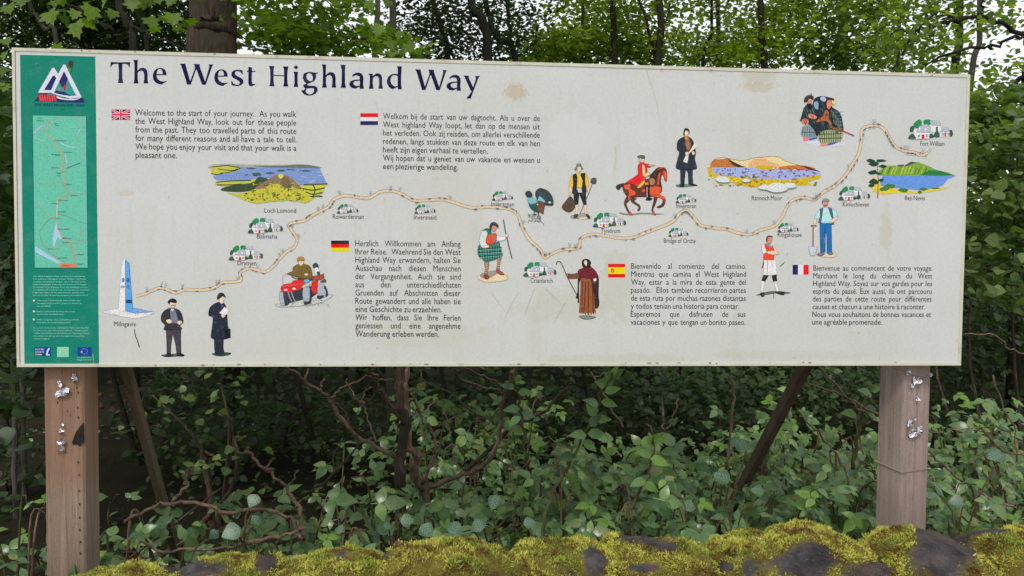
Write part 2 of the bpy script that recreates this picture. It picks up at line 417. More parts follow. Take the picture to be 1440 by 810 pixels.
class Print:
    """flat print on the board: polygons in photo pixels, laid on the board's plane, each a hair above the one below"""
    def __init__(s, ox=0, oy=0, k=1.0, base=0.0003): s.V = []; s.F = []; s.C = []; s.o = (ox, oy, k); s.lay = base; s.edge = None
    def P(s, pts):
        ox, oy, k = s.o
        return np.array([px2b(ox + x / k, oy + y / k) for x, y in pts])
    def raw(s, P, tris, c, step=0.000012):
        s.lay += step; n = len(s.V)
        s.V += [(p[0], -s.lay, p[1]) for p in P]
        s.F += [tuple(n + i for i in t) for t in tris]; s.C += [ink(c)] * len(tris)
    def poly(s, c, *loops):
        if s.edge and len(loops) == 1:
            e = s.edge; s.edge = None
            cc = ink(c); s.poly(tuple(v * .5 for v in (c if not isinstance(c, str) else (60, 60, 60))), *loops)
            Q = np.array(loops[0], float); A = .5 * np.sum(Q[:, 0] * np.roll(Q[:, 1], -1) - np.roll(Q[:, 0], -1) * Q[:, 1])
            T = np.roll(Q, -1, 0) - np.roll(Q, 1, 0); T /= np.linalg.norm(T, axis=1)[:, None] + 1e-9
            Nn = np.stack([-T[:, 1], T[:, 0]], 1) * (1 if A > 0 else -1)
            s.poly(c, [tuple(q) for q in Q + Nn * e * s.o[2]])
            # a lighter brush pass where the shape is broad enough
            ext_ = np.ptp(Q, axis=0) / s.o[2]
            if min(ext_) > 3.2: 
                q2 = Q + Nn * e * 3.2 * s.o[2] + np.array([-.25, -.3]) * s.o[2]
                s.poly(tuple(min(255, v * 1.16 + 4) for v in c), [tuple(q) for q in q2])
            s.edge = e; return
        L = [s.P(l) for l in loops]
        tr = tessellate_polygon([[Vector((p[0], p[1], 0)) for p in l] for l in L])
        s.raw(np.concatenate(L), tr, c)
    def smooth(s, c, pts, n=4):
        Q = np.array(list(pts), float); m = len(Q)
        E = np.vstack([Q[-2:], Q, Q[:2]])
        S = spline(E, n)[2 * n: (m + 2) * n]
        s.poly(c, [tuple(p) for p in S])
    def line(s, c, pts, w, n=1, w2=None):
        Q = spline(pts, n); ox, oy, k = s.o; m = len(Q)
        T = np.gradient(Q, axis=0); T /= np.linalg.norm(T, axis=1)[:, None] + 1e-9
        N = np.stack([-T[:, 1], T[:, 0]], 1); ww = np.linspace(w, w if w2 is None else w2, m)[:, None] / 2
        A = s.P(Q + N * ww); B = s.P(Q - N * ww)
        tr = []
        for i in range(m - 1): tr += [(i, i + 1, m + i), (i + 1, m + i + 1, m + i)]
        s.raw(np.concatenate([A, B]), tr, c)
    def ell(s, c, x, y, rx, ry, n=12, rough=0.0):
        s.poly(c, [(x + rx * math.cos(a) * (1 + rough * random.uniform(-1, 1)), y + ry * math.sin(a) * (1 + rough * random.uniform(-1, 1))) for a in np.linspace(0, 2 * math.pi, n, endpoint=False)])
    def rect(s, c, x0, y0, x1, y1): s.poly(c, [(x0, y0), (x1, y0), (x1, y1), (x0, y1)])
    def dabs(s, c, n, x0, y0, x1, y1, r, poly=None):
        """loose brush dabs"""
        for _ in range(n):
            x, y = random.uniform(x0, x1), random.uniform(y0, y1)
            s.ell(random.choice(c) if isinstance(c, list) else c, x, y, r * random.uniform(.5, 1.4), r * random.uniform(.3, .8), 6, 0.3)
    def build(s, name, mat='ink', label=None):
        me = tri_mesh(name, np.array(s.V), np.array(s.F))
        at_ = me.attributes.new("ink", 'FLOAT_COLOR', 'FACE')
        at_.data.foreach_set("color", np.array([(*c, 1) for c in s.C], dtype=np.float32).ravel())
        o = link(name, me, M[mat], sign)
        if label: o['label'] = label
        return o

# ---- title, drawn letter by letter (flared roman letters)
NAVY = (8, 6, 58)
GL = {
 'T': ((150, 78), [[(62,190),(70,110),(200,116),(395,112),(390,195),(374,195),(366,160),(330,142),(266,142),(264,250),(266,390),(282,464),(190,464),(203,390),(206,250),(198,142),(125,143),(92,160),(78,193)]]),
 'h': ((150, 78), [[(445,75),(525,75),(522,160),(522,258),(555,222),(600,205),(650,215),(682,250),(692,310),(690,400),(702,472),(622,472),(634,400),(634,320),(622,278),(592,254),(555,264),(524,292),(524,400),(540,472),(456,472),(468,400),(470,200),(466,110)]]),
 'e': ((150, 78), [[(1012,332),(1006,285),(985,240),(940,213),(895,208),(838,226),(797,270),(778,340),(790,410),(830,460),(880,482),(930,490),(960,468),(1018,437),(1010,430),(960,440),(910,432),(868,405),(845,365),(840,332)], [(845,314),(846,280),(862,245),(890,224),(922,232),(942,270),(947,314)]]),
 'W': ((245, 78), [[(95,138),(192,140),(200,188),(270,432),(350,216),(342,168),(328,143),(428,146),(434,195),(522,440),(588,212),(592,172),(575,150),(662,152),(638,190),(532,495),(470,492),(376,238),(366,240),(280,490),(218,490),(120,175)]]),
 's': ((245, 78), [[(1150,250),(1160,318),(1142,316),(1118,280),(1080,262),(1045,266),(1025,292),(1030,325),(1070,352),(1130,380),(1165,415),(1168,460),(1132,500),(1062,517),(1000,510),(966,497),(962,432),(976,432),(995,472),(1040,494),(1085,492),(1110,468),(1100,438),(1050,405),(990,375),(963,335),(968,285),(1008,250),(1070,240),(1115,243)]]),
 't': ((245, 78), [[(1250,192),(1312,200),(1312,260),(1372,260),(1366,278),(1312,278),(1308,430),(1316,472),(1340,484),(1382,482),(1350,502),(1300,522),(1265,507),(1250,470),(1252,278),(1225,275),(1228,258),(1252,256)]]),
 'H': ((370, 82), [[(98,128),(188,130),(178,185),(176,280),(354,286),(352,185),(335,135),(428,138),(415,195),(408,300),(412,420),(430,478),(336,474),(352,425),(355,302),(176,296),(178,410),(194,473),(102,470),(118,420),(122,300),(118,185)]]),
 'i': ((370, 82), [[(555,115),(594,150),(558,190),(513,152)], [(510,225),(590,228),(582,280),(582,420),(595,484),(514,481),(530,420),(528,270)]]),
 'g': ((370, 82), [[(780,228),(850,238),(890,245),(924,233),(918,262),(892,264),(895,320),(870,375),(820,405),(760,430),(735,440),(716,412),(690,385),(668,330),(680,270),(715,240)], [(775,249),(745,262),(728,295),(738,345),(775,380),(815,388),(838,365),(838,310),(815,262)]]),
 'g2': ((370, 82), [[(735,430),(745,440),(760,460),(800,462),(870,465),(915,495),(922,540),(892,592),(830,624),(760,632),(700,612),(662,577),(643,545),(690,533),(716,506),(690,492),(672,464),(690,440)], [(740,508),(716,548),(735,590),(780,610),(825,600),(858,565),(862,520),(845,502)]]),
 'l': ((370, 82), [[(1305,108),(1390,112),(1382,200),(1382,420),(1398,500),(1308,497),(1325,430),(1328,200)]]),
 'a': ((470, 82), [[(298,302),(320,270),(365,245),(410,240),(460,255),(490,300),(495,350),(488,440),(502,514),(430,514),(428,480),(360,512),(300,502),(260,465),(253,425),(275,385),(340,362),(432,356),(430,312),(400,290),(350,288),(312,310)], [(432,376),(350,385),(322,410),(330,445),(370,468),(420,465),(432,450)]]),
 'n': ((470, 82), [[(576,258),(650,260),(652,300),(700,258),(745,252),(795,280),(808,330),(808,430),(822,514),(744,514),(758,440),(755,340),(735,305),(690,302),(652,335),(650,430),(664,514),(584,514),(598,440),(602,300)]]),
 'd': ((470, 82), [[(1060,135),(1140,135),(1130,300),(1128,430),(1142,524),(1075,522),(1072,482),(1030,500),(985,524),(930,492),(893,430),(888,370),(915,310),(970,268),(1030,260),(1072,268),(1072,180)], [(1072,302),(1040,285),(990,285),(955,325),(950,390),(975,445),(1020,475),(1060,470),(1072,455)]]),
 'y': ((575, 86), [[(922,242),(1008,245),(1014,290),(1085,440),(1130,300),(1118,250),(1198,250),(1170,290),(1042,632),(968,630),(1010,580),(1062,508),(1045,500),(950,290)]]),
}
def glyph(g, loops, o, dx=0, dy=0, sx=1.0, sy=1.0):
    tp = Print()
    ax, ay = loops[0][0]
    L = [[(o[0] + ax / 12 + dx + (x - ax) / 12 * sx, o[1] + ay / 12 + dy + (y - ay) / 12 * sy) for x, y in lp] for lp in loops]
    if g == 'i': tp.poly(NAVY, L[0]); tp.poly(NAVY, L[1])
    else: tp.poly(NAVY, *L)
    tp.build('letter', 'ink')
for g, (o, loops) in GL.items(): glyph(g, loops, o)
glyph('h', GL['h'][1], GL['h'][0], 265.0, 6.4, 0.97, 0.985)
glyph('e', GL['e'][1], GL['e'][0], 86.0, 2.1, 0.98, 1.0)
glyph('W', GL['W'][1], GL['W'][0], 330.8, 8.0, 0.952, 0.99)
glyph('a', GL['a'][1], GL['a'][0], 136.8, 3.0, 0.985, 0.985)

# ---- body text, set with the built-in font, word by word, justified as on the board
_wc = {}
def word_mesh(w):
    if w in _wc: return _wc[w]
    cu = bpy.data.curves.new("w", 'FONT'); cu.body = w; cu.size = 1.0; cu.resolution_u = 2; cu.fill_mode = 'BOTH'
    ob = bpy.data.objects.new("w", cu); COL.objects.link(ob)
    dg = bpy.context.evaluated_depsgraph_get(); dg.update()
    me = bpy.data.meshes.new_from_object(ob.evaluated_get(dg))
    me.calc_loop_triangles()
    V = np.array([v.co[:2] for v in me.vertices]).reshape(-1, 2)
    T = np.array([t.vertices[:] for t in me.loop_triangles]).reshape(-1, 3)
    bpy.data.objects.remove(ob); bpy.data.curves.remove(cu); bpy.data.meshes.remove(me)
    _wc[w] = (V, T, float(V[:, 0].min()), float(V[:, 0].max())); return _wc[w]

def text_line(pr, txt, xl, xr, y0, y1, cap, color, justify=True, sx=None, bold=0.0):
    """one line between pixels (xl,y0) and (xr,y1); cap = capital height in pixels; sx = width squeeze"""
    A, B = px2b(xl, y0), px2b(xr, y1); u = (B - A); Wd = np.linalg.norm(u); u /= Wd; v = np.array([-u[1], u[0]])
    s = cap * np.linalg.norm(px2b(xl, y0) - px2b(xl, y0 - 10)) / 10 / 0.729
    words = txt.split(' ')
    ms = [word_mesh(w) if w else None for w in words]
    wsum = sum((m[3] - m[2]) for m in ms if m) * s
    gaps = len(words) - 1
    if sx is None or not justify:
        sx = Wd / (wsum + gaps * 0.30 * s); gap = 0.30 * s * sx
    else:
        gap = (Wd - wsum * sx) / max(gaps, 1)
    x = 0.0; k = s * sx
    pr.lay += 0.00001
    for m in ms:
        if m is None: x += gap; continue
        V, T, a, b = m
        for off in ((0, 0),) if not bold else ((-bold, 0), (bold, 0)):
            P = A + np.outer(x + (V[:, 0] - a) * k + off[0] * s, u) + np.outer(V[:, 1] * s + off[1] * s, v)
            n = len(pr.V); pr.lay += 0.000002
            pr.V += [(p[0], -pr.lay, p[1]) for p in P]
            pr.F += [tuple(n + i for i in t) for t in T]; pr.C += [ink(color)] * len(T)
        x += (b - a) * k + gap

INK = (24, 24, 38)
def block(name, label, lines, xl, xr, xl2, xr2, y0, y1, slope, cap, sx, ends={}, col=INK):
    pr = Print(base=0.0003); n = len(lines)
    s1 = cap * np.linalg.norm(px2b(xl, y0) - px2b(xl, y0 - 10)) / 10 / 0.729; W1 = np.linalg.norm(px2b(xl, y0) - px2b(xr, y0))
    def full(t):
        ms = [word_mesh(w) for w in t.split(' ') if w]; return (sum(m[3] - m[2] for m in ms) + 0.27 * (len(ms) - 1)) * s1
    sx = 0.965 * min(W1 / full(t) for i, t in enumerate(lines) if i not in ends)
    for i, t in enumerate(lines):
        f = i / (n - 1); a = xl + (xl2 - xl) * f; b = xr + (xr2 - xr) * f; y = y0 + (y1 - y0) * f
        if i in ends:
            e = ends[i]; text_line(pr, t, a, e, y, y + slope * (e - a) / (b - a), cap, col, False)
        else: text_line(pr, t, a, b, y, y + slope, cap, col, True, sx)
    pr.build(name, 'ink', label)
block('printed_text', 'English welcome paragraph', ["Welcome to the start of your journey.  As you walk", "the West Highland Way, look out for these people", "from the past. They too travelled parts of this route",
      "for many different reasons and all have a tale to tell.", "We hope you enjoy your visit and that your walk is a", "pleasant one."],
      190.2, 416.5, 190.8, 416.8, 162.3, 222.0, 2.3, 9.3, 0.80, {5: 249})
block('printed_text', 'Dutch welcome paragraph', ["Welkom bij de start van uw dagtocht. Als u over de", "West highland Way loopt, let dan op de mensen uit", "het verleden. Ook zij reisden, om allerlei verschillende",
      "redenen, langs stukken van deze route en elk van hen", "heeft zijn eigen verhaal te vertellen.", "Wij hopen dat u geniet van uw vakantie en wensen u", "een plezierige wandeling."],
      538.6, 759.2, 538.6, 759, 167.2, 237.7, 3.2, 8.9, 0.80, {4: 686, 6: 644})
block('printed_text', 'German welcome paragraph', ["Herzlich Willkommen am Anfang", "Ihrer Reise.  Waehrend Sie den West", "Highland Way erwandern, halten Sie", "Ausschau nach diesen Menschen", "der Vergangenheit. Auch sie sind",
      "aus den unterschiedlichsten", "Gruenden auf Abschnitten dieser", "Route gewandert und alle haben sie", "eine Geschichte zu erzaehlen.", "Wir hoffen, dass Sie Ihre Ferien", "geniessen und eine angenehme", "Wanderung erleben werden."],
      499.6, 647.8, 499.8, 647.6, 346.2, 473.2, 0.8, 9.0, 0.80, {8: 621.5, 11: 617.3})
block('printed_text', 'Spanish welcome paragraph', ["Bienvenido al comienzo del camino.", "Mientras que camina el West Highland", "Way, estar a la mira de esta gente del", "pasado.  Ellos tambien recorrieron partes", "de esta ruta por muchas razones distantas",
      "y todos tenian una historia para contar.", "Esperemos que disfruten de sus", "vacaciones y que tengan un bonito paseo."],
      887.6, 1049.2, 886.8, 1048.2, 377.9, 456.6, 0.3, 8.5, 0.79, {5: 1039.5})
block('printed_text', 'French welcome paragraph', ["Bienvenue au commencent de votre voyage.", "Marchant le long du chemin du West", "Highland Way. Soyez sur vos gardes pour les", "esprits du pass\u00e9. Eux aussi, ils ont parcouru", "des parties de cette route pour diff\u00e9rentes",
      "causes et chacun a une histoire \u00e0 raconter.", "Nous vous souhaitons de bonnes vacances et", "une agr\u00e9able promenade."],
      1143.8, 1311.2, 1142, 1308.8, 380.6, 456.4, 0.2, 8.1, 0.78, {5: 1301, 7: 1240})
for t, a, b, y in (("Milngavie", 160.5, 191.5, 458.5), ("Drymen", 334, 360.5, 373), ("Balmaha", 361.5, 390, 335.3), ("Loch Lomond", 372, 416.5, 299), ("Rowardennan", 468, 511.5, 307.5),
                   ("Inversnaid", 582, 613.5, 308.5), ("Inverarnan", 691, 723, 290), ("Crianlarich", 746, 777, 397.5), ("Tyndrum", 845, 872, 327.5), ("Bridge of Orchy", 933.5, 978.5, 341.5),
                   ("Inveroran", 951, 979, 292.5), ("Rannoch Moor", 1057, 1100, 281.5), ("Kingshouse", 1093.5, 1127, 333), ("Kinlochleven", 1185, 1222, 290.3), ("Ben Nevis", 1272.5, 1300.5, 281.5), ("Fort William", 1294, 1328, 205)):
    pr = Print(base=0.00035); text_line(pr, t, a, b, y, y + 0.3, 6.9, (40, 40, 48), False); pr.build('place_name', 'ink', 'printed place name ' + t)

# ---- flags
def flag(label, pts, fn):
    pr = Print(); fn(pr); pr.build('printed_flag', 'ink', label)
def uk(p):
    x0, y0, x1, y1 = 157, 154, 183, 168.5; cx, cy = 170, 161.2
    p.rect((46, 34, 92), x0, y0, x1, y1)
    for a, b in (((x0, y0), (x1, y1)), ((x0, y1), (x1, y0))): p.line((222, 170, 175), [a, b], 3.4); p.line((205, 40, 62), [a, b], 1.5)
    p.rect((225, 185, 185), cx - 2.2, y0, cx + 2.2, y1); p.rect((225, 185, 185), x0, cy - 2.2, x1, cy + 2.2)
    p.rect((222, 40, 62), cx - 1.3, y0, cx + 1.3, y1); p.rect((222, 40, 62), x0, cy - 1.3, x1, cy + 1.3)
def bars(cols, x0, y0, x1, y1, vert=False, w=None):
    def fn(p):
        w_ = w or [1] * len(cols); tot = sum(w_); acc = 0
        for c, k in zip(cols, w_):
            a, b = acc / tot, (acc + k) / tot; acc += k
            if vert: p.rect(c, x0 + (x1 - x0) * a, y0, x0 + (x1 - x0) * b, y1)
            else: p.rect(c, x0, y0 + (y1 - y0) * a, x1, y0 + (y1 - y0) * b)
    return fn
flag('British flag', 0, uk)
flag('Dutch flag', 0, bars([(238, 14, 22), (205, 200, 205), (32, 30, 78)], 506.7, 159.3, 531.5, 175.8))
flag('German flag', 0, bars([(38, 20, 28), (238, 8, 8), (238, 192, 10)], 465.5, 338.3, 490.8, 353.3))
def es(p):
    bars([(236, 14, 8), (238, 196, 8), (236, 14, 8)], 855, 371, 879, 390, False, [1, 2, 1])(p)
    p.ell((176, 96, 50), 861.4, 380.5, 2.6, 3.2); p.ell((210, 140, 120), 861.4, 380.8, 1.0, 1.3)
flag('Spanish flag', 0, es)
flag('French flag', 0, bars([(26, 28, 84), (215, 205, 210), (236, 28, 34)], 1114.6, 372.4, 1137.2, 386.2, True))
# ---------------------------------------------------------------- the walking route across the board
PATHPX = [(191.5,416.5),(205,413.2),(219,406.3),(229,405.3),(246.7,411.3),(260.5,407.3),(288,407.7),(304,403.4),(314,397.4),(337.6,395),(337.6,383.6),(349.5,377.7),(361,379.6),(373,382.4),
 (384.7,374.3),(393.3,364),(403.7,353.6),(414,346.7),(417.5,335.4),(407,319),(410.6,313.8),(427.9,310.4),(436,304.6),(451.7,296.7),(463,290),(470,280),(486.7,275),(516.7,278.7),(536,269.5),(552,269),(567,273.5),(582,282),
 (604,281.5),(622,280.5),(640,285),(664,292),(688,290.5),(716,294),(728.3,302.5),(733.8,318.8),(744.6,336.5),(759.6,351.4),(766.4,362.6),(775.9,356.8),(792,351.4),(813,348.7),(817,336),(833,329.5),(858,333),(885,335),(908,327),
 (926,320.2),(946.7,311.2),(956,299.6),(966,296),(976.3,306),(986,317),(1004,320.5),(1022,322.5),(1040,328),(1054.8,330),(1067,325),(1089.4,317),(1099.3,306),(1106.7,291),(1116,281),(1131,277.6),(1146,280.6),(1158.4,270),(1173,261.6),
 (1187.7,247.5),(1196.6,234.2),(1206.7,217.4),(1211,200),(1212,183.6),(1219.5,177.9),(1234.3,177),(1244.7,183),(1251.6,195),(1258.5,205.3),(1270.6,212.2),(1284.4,214),(1296.5,218),(1304,214.8),(1309.5,209)]
pr = Print(base=0.0003)
Q = spline(PATHPX, 5); random.seed(4)
Wp = 3.7
T = np.gradient(Q, axis=0); T /= np.linalg.norm(T, axis=1)[:, None]; N = np.stack([-T[:, 1], T[:, 0]], 1)
jit = np.convolve(np.random.default_rng(3).standard_normal(len(Q)), np.ones(4) / 4, 'same')[:, None] * 0.55
wv = np.full((len(Q), 1), Wp / 2); wv[:4] *= np.array([[.9], [.95], [1], [1]]); wv[-8:] *= np.linspace(1, .3, 8)[:, None]
for colr, ww in (((98, 84, 78), wv + 0.5), ((198, 178, 150), wv)):
    A = pr.P(Q + N * (ww + jit)); B = pr.P(Q - N * (ww - jit * .4)); m = len(Q)
    tr = []
    for i in range(m - 1): tr += [(i, i + 1, m + i), (i + 1, m + i + 1, m + i)]
    pr.raw(np.concatenate([A, B]), tr, colr)
for i in range(6, len(Q) - 4, 2):
    if random.random() < .55:
        sd = random.choice((-1, 1)); c0 = Q[i] + N[i] * sd * (Wp / 2 + .2)
        ang = math.atan2(T[i][1], T[i][0]); L = random.uniform(1.4, 3.2)
        pts = [(c0[0] + math.cos(ang) * L * math.cos(a) - math.sin(ang) * 1.0 * math.sin(a), c0[1] + math.sin(ang) * L * math.cos(a) + math.cos(ang) * 1.0 * math.sin(a)) for a in np.linspace(0, 6.28, 8)[:-1]]
        pr.poly(random.choice([(92, 92, 108), (120, 120, 132), (82, 74, 90), (110, 100, 96)]), pts)
    if random.random() < .17:
        c0 = Q[i] + N[i] * (-1 if N[i][1] > 0 else 1) * 3
        for _ in range(6): pr.line((140, 148, 150), [tuple(c0), (c0[0] + random.uniform(-3, 3), c0[1] - random.uniform(3, 6.5))], 0.45)
pr.build('printed_route', 'paint', 'winding tan footpath picture')

# ---------------------------------------------------------------- cottages
def cottages(x0, y0, x1, label):
    k = (x1 - x0) / 360.0                       # drawn on a 360 wide sheet
    pr = Print(x0, y0, 1.0 / k, base=0.0004); pr.edge = .18
    G1, G2, RF, WH, RD, LN = (22, 104, 62), (38, 70, 54), (136, 142, 152), (214, 208, 218), (214, 20, 52), (96, 96, 110)
    pr.smooth(G1, [(45,30),(85,0),(108,20),(98,62),(60,70),(42,50)]); pr.smooth(G1, [(122,10),(150,0),(180,8),(172,45),(130,48)])
    pr.smooth(G2, [(15,62),(40,50),(48,70),(35,100),(12,98)])
    pr.poly(WH, [(170,42),(262,48),(262,100),(235,118),(165,90)]); pr.poly(RF, [(170,10),(250,12),(268,52),(185,48)])
    pr.poly((40, 34, 60), [(222,60),(236,55),(236,88),(222,90)])
    pr.poly(WH, [(38,92),(60,75),(165,82),(178,110),(172,155),(50,158)]); pr.poly(RF, [(62,105),(85,55),(150,36),(180,62),(175,108)])
    pr.poly(WH, [(82,72),(96,66),(100,92),(80,92)]); pr.poly(WH, [(130,68),(146,66),(148,92),(128,92)])
    pr.poly(WH, [(250,105),(262,78),(335,95),(335,138),(255,142)]); pr.poly(RF, [(255,104),(275,60),(318,64),(338,104)])
    pr.poly(RD, [(106,122),(128,122),(128,158),(106,158)]); pr.poly(RD, [(290,108),(304,108),(304,136),(290,136)])
    for x, y in ((75,125),(140,122),(268,112),(316,112)): pr.poly(LN, [(x,y),(x+17,y),(x+17,y+17),(x,y+17)]); pr.poly(WH, [(x+4,y+4),(x+13,y+4),(x+13,y+13),(x+4,y+13)])
    pr.smooth(G2, [(0,140),(30,115),(55,140),(52,158),(5,158)]); pr.smooth(G2, [(168,120),(190,118),(205,142),(172,150)])
    pr.smooth(G2, [(205,125),(228,85),(245,110),(248,140),(212,142)]); pr.smooth(G2, [(332,88),(352,90),(358,125),(338,138)])
    pr.poly((205, 170, 175), [(10,158),(175,158),(150,163),(40,163)])
    pr.build('printed_cottages', 'paint', label)
for x0, y0, x1, t in ((1277.5,168,1340,'Fort William'),(322,345,370,'Drymen'),(349,306.5,398,'Balmaha'),(474,287,504,'Rowardennan'),(583,287.5,612.5,'Inversnaid'),(692,269,721.5,'Inverarnan'),
                      (736,368.5,782.5,'Crianlarich'),(834,299,880.5,'Tyndrum'),(940,320.5,968,'Bridge of Orchy'),(950.5,273,979,'Inveroran'),(1179,262,1223.5,'Kinlochleven'),(1093.5,313.5,1123,'Kingshouse')):
    cottages(x0, y0, x1, 'row of white cottages pictured above the name ' + t)

SK, SKD = (214, 160, 138), (170, 110, 92)
# ---- obelisk at the start
p = Print(140, 350, 5.0625); p.edge = .26
p.smooth((200,196,214), [(20,450),(130,425),(240,430),(385,448),(330,480),(250,495),(140,478)]); p.poly((88,124,180), [(188,445),(240,420),(300,430),(380,450),(250,460)])
p.poly((186,194,228), [(158,98),(184,75),(186,448),(132,440)]); p.poly((66,126,196), [(184,75),(212,98),(240,440),(187,448)])
p.ell((72,116,170), 168,222,11,16); p.ell((30,80,150), 203,222,12,16); p.ell((110,144,190), 166,270,15,8); p.ell((60,110,170), 203,270,13,9); p.rect((22,50,86), 190,362,230,386)
for i in range(14): p.line((170,172,190), [(20 + i * 26, 440 + (i % 5) * 9), (60 + i * 26, 436 + (i % 4) * 11)], 2)
p.line((90,40,44), [(248,572),(256,620),(270,650),(284,700)], 5, 3, 7)
p.build('printed_obelisk', 'paint', 'pale blue obelisk picture')
# ---- man in flat cap
p = Print(140, 350, 5.0625); p.edge = .26
DK, DK2 = (38,36,44), (22,22,30)
p.smooth((60,66,60), [(440,755),(500,748),(560,745),(605,755),(560,765),(470,770)])
p.poly((50,46,56), [(470,560),(582,560),(580,640),(582,748),(548,750),(540,680),(522,610),(510,690),(508,752),(478,755),(476,640)])
p.smooth(DK, [(455,445),(500,420),(545,425),(580,450),(598,520),(575,545),(582,575),(462,578),(465,545),(440,515),(438,480)])
p.poly((86,94,110), [(500,432),(540,432),(562,500),(555,532),(510,530),(504,480)]); p.poly((205,205,215), [(505,425),(532,425),(520,448)])
p.smooth(SK, [(500,375),(520,368),(540,378),(540,405),(520,420),(502,408)]); p.smooth(DK2, [(486,375),(505,355),(535,355),(552,378),(535,385),(505,382),(492,392)])
p.line((70,40,36), [(506,402),(534,402)], 5); p.smooth(SK, [(476,505),(505,500),(516,520),(500,532),(480,524)]); p.smooth(SK, [(555,515),(580,510),(590,525),(570,540),(553,530)])
p.smooth(DK2, [(470,755),(500,742),(512,760),(490,770)]); p.smooth(DK2, [(550,750),(575,742),(606,755),(590,766),(556,762)])
p.build('printed_figure', 'paint', 'picture of a man in a flat cap and dark suit')
# ---- man in long coat with papers
p = Print(140, 350, 5.0625); p.edge = .26
p.smooth((40,56,44), [(798,748),(860,735),(935,740),(920,756),(850,765)]); CT = (26,30,44)
p.poly(CT, [(815,630),(885,630),(882,700),(890,742),(868,755),(822,750),(816,700)])
p.smooth(CT, [(800,400),(845,378),(885,385),(905,430),(915,560),(918,635),(860,642),(795,635),(800,560),(805,490),(776,475),(780,430)])
p.poly((14,16,26), [(888,568),(932,568),(934,634),(886,640)]); p.line((14,16,26), [(895,568),(898,556),(918,556),(922,568)], 4)
p.poly((222,222,226), [(852,455),(890,412),(928,440),(890,478),(868,465)]); p.line((190,170,150), [(905,465),(932,428)], 4)
p.smooth(SK, [(858,345),(880,335),(888,355),(880,385),(866,392),(852,372)]); p.smooth((24,28,36), [(836,350),(845,320),(870,311),(890,325),(900,348),(880,338),(858,352),(842,362)])
p.smooth(SK, [(868,465),(885,465),(895,480),(882,490),(868,484)]); p.line((90,94,120), [(866,398),(882,412)], 8)
p.build('printed_figure', 'paint', 'picture of a man in a long dark coat holding papers')
# ---- farmer on a quad bike
p = Print(380, 350, 9.0); p.edge = .26
p.smooth((150,152,150), [(60,700),(200,690),(420,640),(620,620),(740,580),(800,590),(700,660),(540,710),(330,730),(120,740)])
GR, BK, RED = (128,136,146), (38,44,54), (232,28,24)
p.smooth(GR, [(600,470),(650,440),(700,470),(730,540),(725,600),(640,630),(600,600)]); p.smooth(BK, [(690,465),(720,520),(728,590),(700,600),(705,540),(680,490)]); p.smooth(BK, [(592,595),(640,590),(690,590),(640,636),(600,630)])
p.poly(BK, [(120,540),(400,490),(520,470),(600,560),(520,620),(420,640),(330,665),(230,690),(140,700)])
p.smooth(GR, [(115,560),(165,545),(185,620),(195,710),(150,722),(118,650)]); p.smooth(BK, [(165,560),(215,590),(240,690),(190,720),(175,640)])
p.smooth(GR, [(415,500),(470,470),(515,520),(522,600),(500,690),(440,700),(412,620)]); p.smooth(BK, [(500,500),(522,560),(522,660),(490,690),(500,600)]); p.smooth(BK, [(425,665),(480,665),(518,655),(510,690),(440,706)])
p.poly((130,52,40), [(510,345),(625,335),(680,305),(685,370),(640,395),(520,400)]); p.poly((90,36,30), [(360,350),(530,340),(545,400),(420,420),(350,390)])
p.poly(RED, [(525,410),(610,395),(600,470),(590,560),(545,568),(520,500)]); p.poly((150,156,160), [(390,470),(500,425),(520,450),(420,500)])
p.poly(RED, [(130,500),(160,450),(270,430),(290,398),(400,392),(450,430),(400,480),(385,515),(250,550),(150,545)])
p.poly((182,52,52), [(140,470),(270,432),(420,425),(440,440),(300,480),(130,498)]); p.ell((220,215,220), 198,518,24,14); p.ell((220,215,220), 303,503,24,15)
for x in (225, 268): p.line((170,176,182), [(x,540),(x+22,610),(x+50,668)], 8, 3)
p.line((120,126,130), [(162,460),(158,350),(178,325)], 6); p.line((40,60,50), [(270,350),(330,380),(380,370)], 12); p.ell((60,150,172), 462,405,42,24); p.smooth((58,70,72), [(630,420),(690,378),(710,410),(690,425)])
p.smooth((92,74,34), [(290,230),(350,195),(420,190),(500,215),(530,290),(525,370),(430,380),(310,350),(235,325),(215,310),(280,280)])
p.line((62,50,24), [(400,220),(395,330)], 5); p.line((60,48,24), [(455,230),(500,290),(450,330)], 6, 3); p.smooth(SK, [(430,315),(470,308),(485,325),(455,342)]); p.ell(SK, 205,318,18,10)
p.smooth(SK, [(355,140),(420,140),(425,180),(395,215),(365,195)]); p.smooth((148,98,36), [(340,140),(350,110),(385,97),(425,108),(434,145),(380,142),(350,162)]); p.line((60,40,30), [(360,152),(425,150)], 8)
p.smooth((36,54,64), [(535,215),(570,175),(605,195),(610,240),(570,255)]); p.smooth((200,206,212), [(560,250),(600,235),(625,290),(600,330),(570,310)]); p.smooth((36,60,60), [(590,290),(625,290),(630,330),(600,330)])
for _ in range(40): p.ell(random.choice([(120,124,128),(160,160,164)]), random.uniform(60,780), random.uniform(640,735), 8, 4, 6, .4)
p.build('printed_figure', 'paint', 'picture of a farmer with a dog on a red quad bike')
